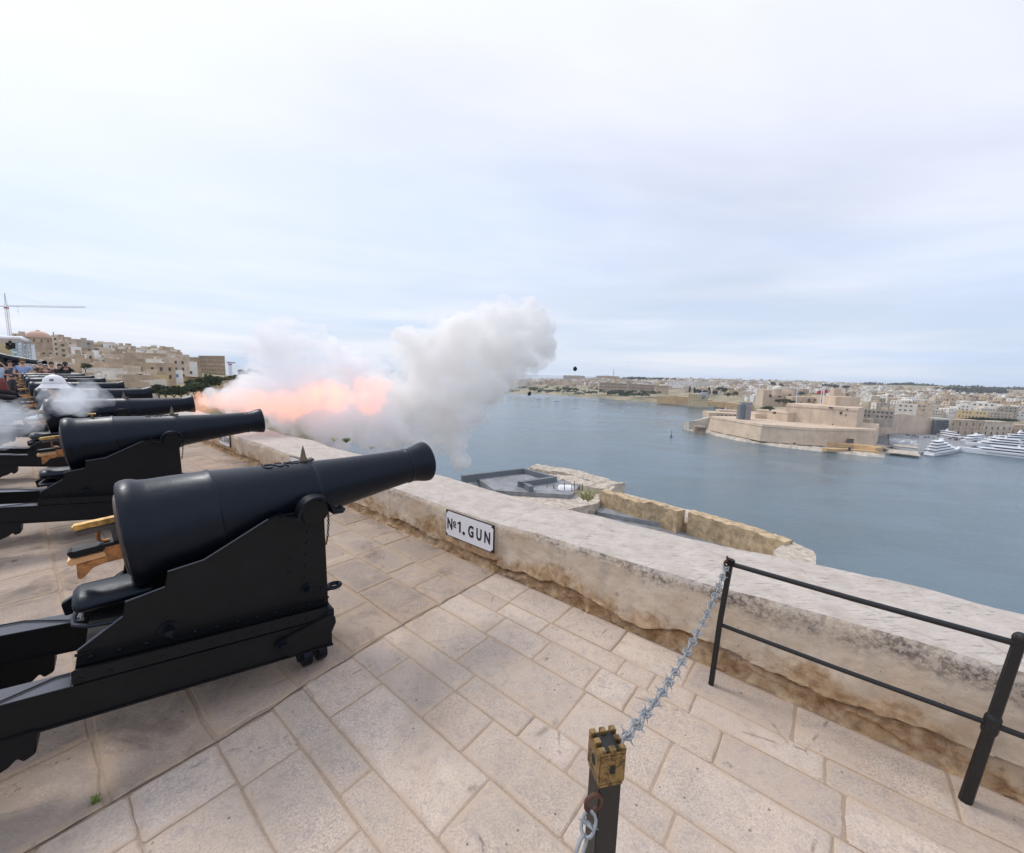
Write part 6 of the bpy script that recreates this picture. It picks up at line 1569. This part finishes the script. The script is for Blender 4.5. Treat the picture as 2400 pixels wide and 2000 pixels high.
# ================================================================== smoke and flame
def puffs(name, balls, voxel, disp, dens, color, seed=0, dsize=.35, emis=None, aniso=0.2, absorb=None, lift=1.0, nz=None):
    """billowing closed hull filled with scattering smoke"""
    bm = bmesh.new()
    for c, r in balls:
        bmesh.ops.create_icosphere(bm, subdivisions=3, radius=r, matrix=Matrix.Translation(c))
    me = bpy.data.meshes.new(name); bm.to_mesh(me); bm.free()
    o = bpy.data.objects.new(name, me); COL.objects.link(o)
    r = o.modifiers.new('r', 'REMESH'); r.mode = 'VOXEL'; r.voxel_size = voxel
    s = o.modifiers.new('s', 'SMOOTH'); s.iterations = 6; s.factor = .6
    dg = bpy.context.evaluated_depsgraph_get(); nm = bpy.data.meshes.new_from_object(o.evaluated_get(dg)); bpy.data.objects.remove(o)
    n = len(nm.vertices); co = [v.co.copy() for v in nm.vertices]; no = [v.normal.copy() for v in nm.vertices]
    off = Vector((seed * 3.7, seed * 1.3, 0))
    for i, v in enumerate(nm.vertices):
        p = co[i]
        f1 = abs(mnoise.noise((p + off) / dsize)); f2 = abs(mnoise.noise((p + off) / (dsize * .45))); f3 = abs(mnoise.noise((p + off) / (dsize * .2)))
        w = Vector((mnoise.noise(p * 1.1 + off), mnoise.noise(p * 1.1 + off + Vector((9, 0, 0))), mnoise.noise(p * 1.1 + off + Vector((0, 9, 0)))))
        v.co = p + no[i] * disp * (f1 * 1.5 + f2 * .75 + f3 * .35 - .28) + w * disp * .5
    o2 = bpy.data.objects.new('tmp', nm); COL.objects.link(o2); r2 = o2.modifiers.new('r', 'REMESH'); r2.mode = 'VOXEL'; r2.voxel_size = voxel * .6
    s2 = o2.modifiers.new('s', 'SMOOTH'); s2.iterations = 2; s2.factor = .5
    dg = bpy.context.evaluated_depsgraph_get(); nm = bpy.data.meshes.new_from_object(o2.evaluated_get(dg)); bpy.data.objects.remove(o2)
    bm = bmesh.new(); bm.from_mesh(nm); bm.verts.ensure_lookup_table(); seen = set(); kill = []
    for v0 in bm.verts:
        if v0.index in seen: continue
        comp = [v0]; seen.add(v0.index); k_ = 0
        while k_ < len(comp):
            for e_ in comp[k_].link_edges:
                w_ = e_.other_vert(comp[k_])
                if w_.index not in seen: seen.add(w_.index); comp.append(w_)
            k_ += 1
        if len(comp) < 1500: kill += comp
    if len(kill) < len(bm.verts): bmesh.ops.delete(bm, geom=kill, context='VERTS')
    bm.to_mesh(nm); bm.free()
    t = bpy.data.materials.new(name); t.use_nodes = True; N = t.node_tree.nodes; Lk = t.node_tree.links; N.clear()
    out = N.new('ShaderNodeOutputMaterial'); pv = N.new('ShaderNodeVolumePrincipled'); Lk.new(pv.outputs[0], out.inputs['Volume'])
    pv.inputs['Color'].default_value = (*color, 1); pv.inputs['Density'].default_value = dens; pv.inputs['Anisotropy'].default_value = aniso
    if absorb: pv.inputs['Absorption Color'].default_value = (*absorb, 1)
    if emis: pv.inputs['Emission Color'].default_value = (*emis[0], 1); pv.inputs['Emission Strength'].default_value = emis[1]
    if nz:
        tcn = N.new('ShaderNodeTexCoord'); nn = N.new('ShaderNodeTexNoise'); nn.inputs['Scale'].default_value = nz[0]; nn.inputs['Detail'].default_value = 5; nn.inputs['Roughness'].default_value = .58; nn.inputs['Distortion'].default_value = .35
        mr = N.new('ShaderNodeMapRange'); mr.inputs[1].default_value = nz[1]; mr.inputs[2].default_value = nz[2]; mr.inputs[3].default_value = 0; mr.inputs[4].default_value = dens
        Lk.new(tcn.outputs['Object'], nn.inputs[0]); Lk.new(nn.outputs[0], mr.inputs[0]); Lk.new(mr.outputs[0], pv.inputs['Density'])
    nm.materials.clear(); nm.materials.append(t); nm.polygons.foreach_set('use_smooth', [True] * len(nm.polygons))
    o = link(name, nm); tag(o, kind='stuff'); return o
def B(L, sc_=1.0): return [(at(u, v, d), r * d / FPX * sc_) for (u, v, r, d) in L]
left_cloud = B([(655, 762, 26, 9.6), (640, 785, 34, 9.6), (668, 800, 40, 9.8), (650, 835, 46, 9.4), (705, 815, 34, 9.8), (740, 835, 52, 10), (700, 870, 60, 9.6), (780, 845, 40, 10.2), (620, 880, 40, 9), (800, 885, 62, 10.2), (850, 880, 44, 10.6), (740, 940, 76, 9.8), (835, 950, 74, 10.4), (680, 960, 45, 9.2), (800, 1000, 52, 9.8), (890, 1000, 56, 10.4), (730, 1005, 36, 9.3), (590, 905, 26, 8.9)])
puffs('gun_smoke_left', left_cloud, .07, .36, 6.5, (.996, .996, .999), 1, .42, aniso=0, nz=(1.25, .37, .76))
right_cloud = B([(955, 850, 44, 11.2), (975, 805, 42, 11.4), (1010, 780, 36, 11.4), (1015, 860, 66, 11.6), (1060, 800, 50, 11.8), (1095, 770, 34, 11.8), (1100, 845, 66, 12), (1150, 770, 52, 12.2), (1195, 735, 30, 12.4), (1225, 745, 38, 12.4), (1255, 775, 34, 12.5), (1240, 815, 44, 12.5), (1185, 840, 60, 12.2), (1215, 870, 36, 12.2), (1150, 900, 44, 12), (1275, 765, 22, 12.6), (930, 925, 56, 11.2), (1000, 950, 64, 11.2), (1065, 935, 56, 11.4), (1100, 975, 34, 11.3), (1050, 1005, 42, 11.2), (985, 1020, 38, 11), (925, 1005, 40, 10.8), (1095, 915, 38, 11.4), (1065, 1040, 26, 11.2), (1010, 1050, 20, 11.1)])
puffs('gun_smoke_right', right_cloud, .07, .36, 9, (.994, .986, .974), 5, .42, aniso=0, nz=(1.35, .38, .82))
trail = B([(480, 940, 12, 7.7), (497, 936, 18, 7.8), (520, 938, 22, 7.9), (545, 935, 28, 8.1), (580, 930, 36, 8.4), (620, 930, 44, 8.7), (600, 905, 30, 8.6), (560, 915, 20, 8.2), (660, 940, 50, 9)])
puffs('gun_smoke_trail', trail, .04, .14, 4.0, (.995, .992, .993), 9, .25)
muz = at(458, 951, 7.39)
rf = random.Random(3); fl = []
for k in range(44):
    f = k / 43; u = 464 + 340 * f; fl.append((u, 951 - 20 * f + rf.uniform(-1, 1) * (3 + 13 * f), 7 + 17 * math.sin(min(1, f * 1.15) * math.pi * .62) * rf.uniform(.55, 1.1), 7.42 + 2.1 * f))
puffs('muzzle_flame', B(fl), .04, .20, .5, (.95, .6, .45), 13, .2, emis=((1.0, .34, .17), .72))
fl2 = [(865 + rf.uniform(-1, 1) * 22 + 26 * (k % 3 == 0), 930 + rf.uniform(-1, 1) * 24, rf.uniform(8, 20), 9.9) for k in range(16)] + [(760 + rf.uniform(-1, 1) * 26, 922 + rf.uniform(-1, 1) * 22, rf.uniform(8, 18), 9.2) for k in range(9)]
puffs('muzzle_flame', B(fl2), .04, .18, .5, (.95, .6, .45), 17, .2, emis=((1.0, .33, .19), .62))
breech = B([(150, 935, 34, 5.9), (185, 940, 34, 5.7), (220, 930, 26, 5.6), (125, 945, 22, 5.8), (255, 935, 18, 5.4), (110, 930, 14, 5.9), (180, 960, 22, 5.4)])
puffs('breech_smoke', breech, .03, .09, 3.6, (.90, .95, .995), 23, .2, nz=(3.2, .36, .66))
breech2 = B([(20, 985, 40, 4.6), (50, 1000, 34, 4.6), (10, 1020, 34, 4.5), (70, 985, 18, 4.7), (90, 975, 12, 4.9), (35, 965, 22, 4.7)])
puffs('breech_smoke', breech2, .03, .09, 4.0, (.88, .94, .995), 27, .2, nz=(3.4, .36, .66))

# ================================================================== air
b = MB(); b.box((300, 1000, (SEA - 1 + 45) / 2), (9000, 7000, 45 - SEA + 1)); o = b.build('haze', M['dark']); tag(o, kind='stuff')
t = bpy.data.materials.new('haze'); t.use_nodes = True; N = t.node_tree.nodes; N.clear(); ho = N.new('ShaderNodeOutputMaterial'); pv = N.new('ShaderNodeVolumePrincipled'); t.node_tree.links.new(pv.outputs[0], ho.inputs['Volume'])
pv.inputs['Color'].default_value = (.86, .91, 1, 1); pv.inputs['Density'].default_value = .00007; pv.inputs['Anisotropy'].default_value = .1
o.data.materials.clear(); o.data.materials.append(t)
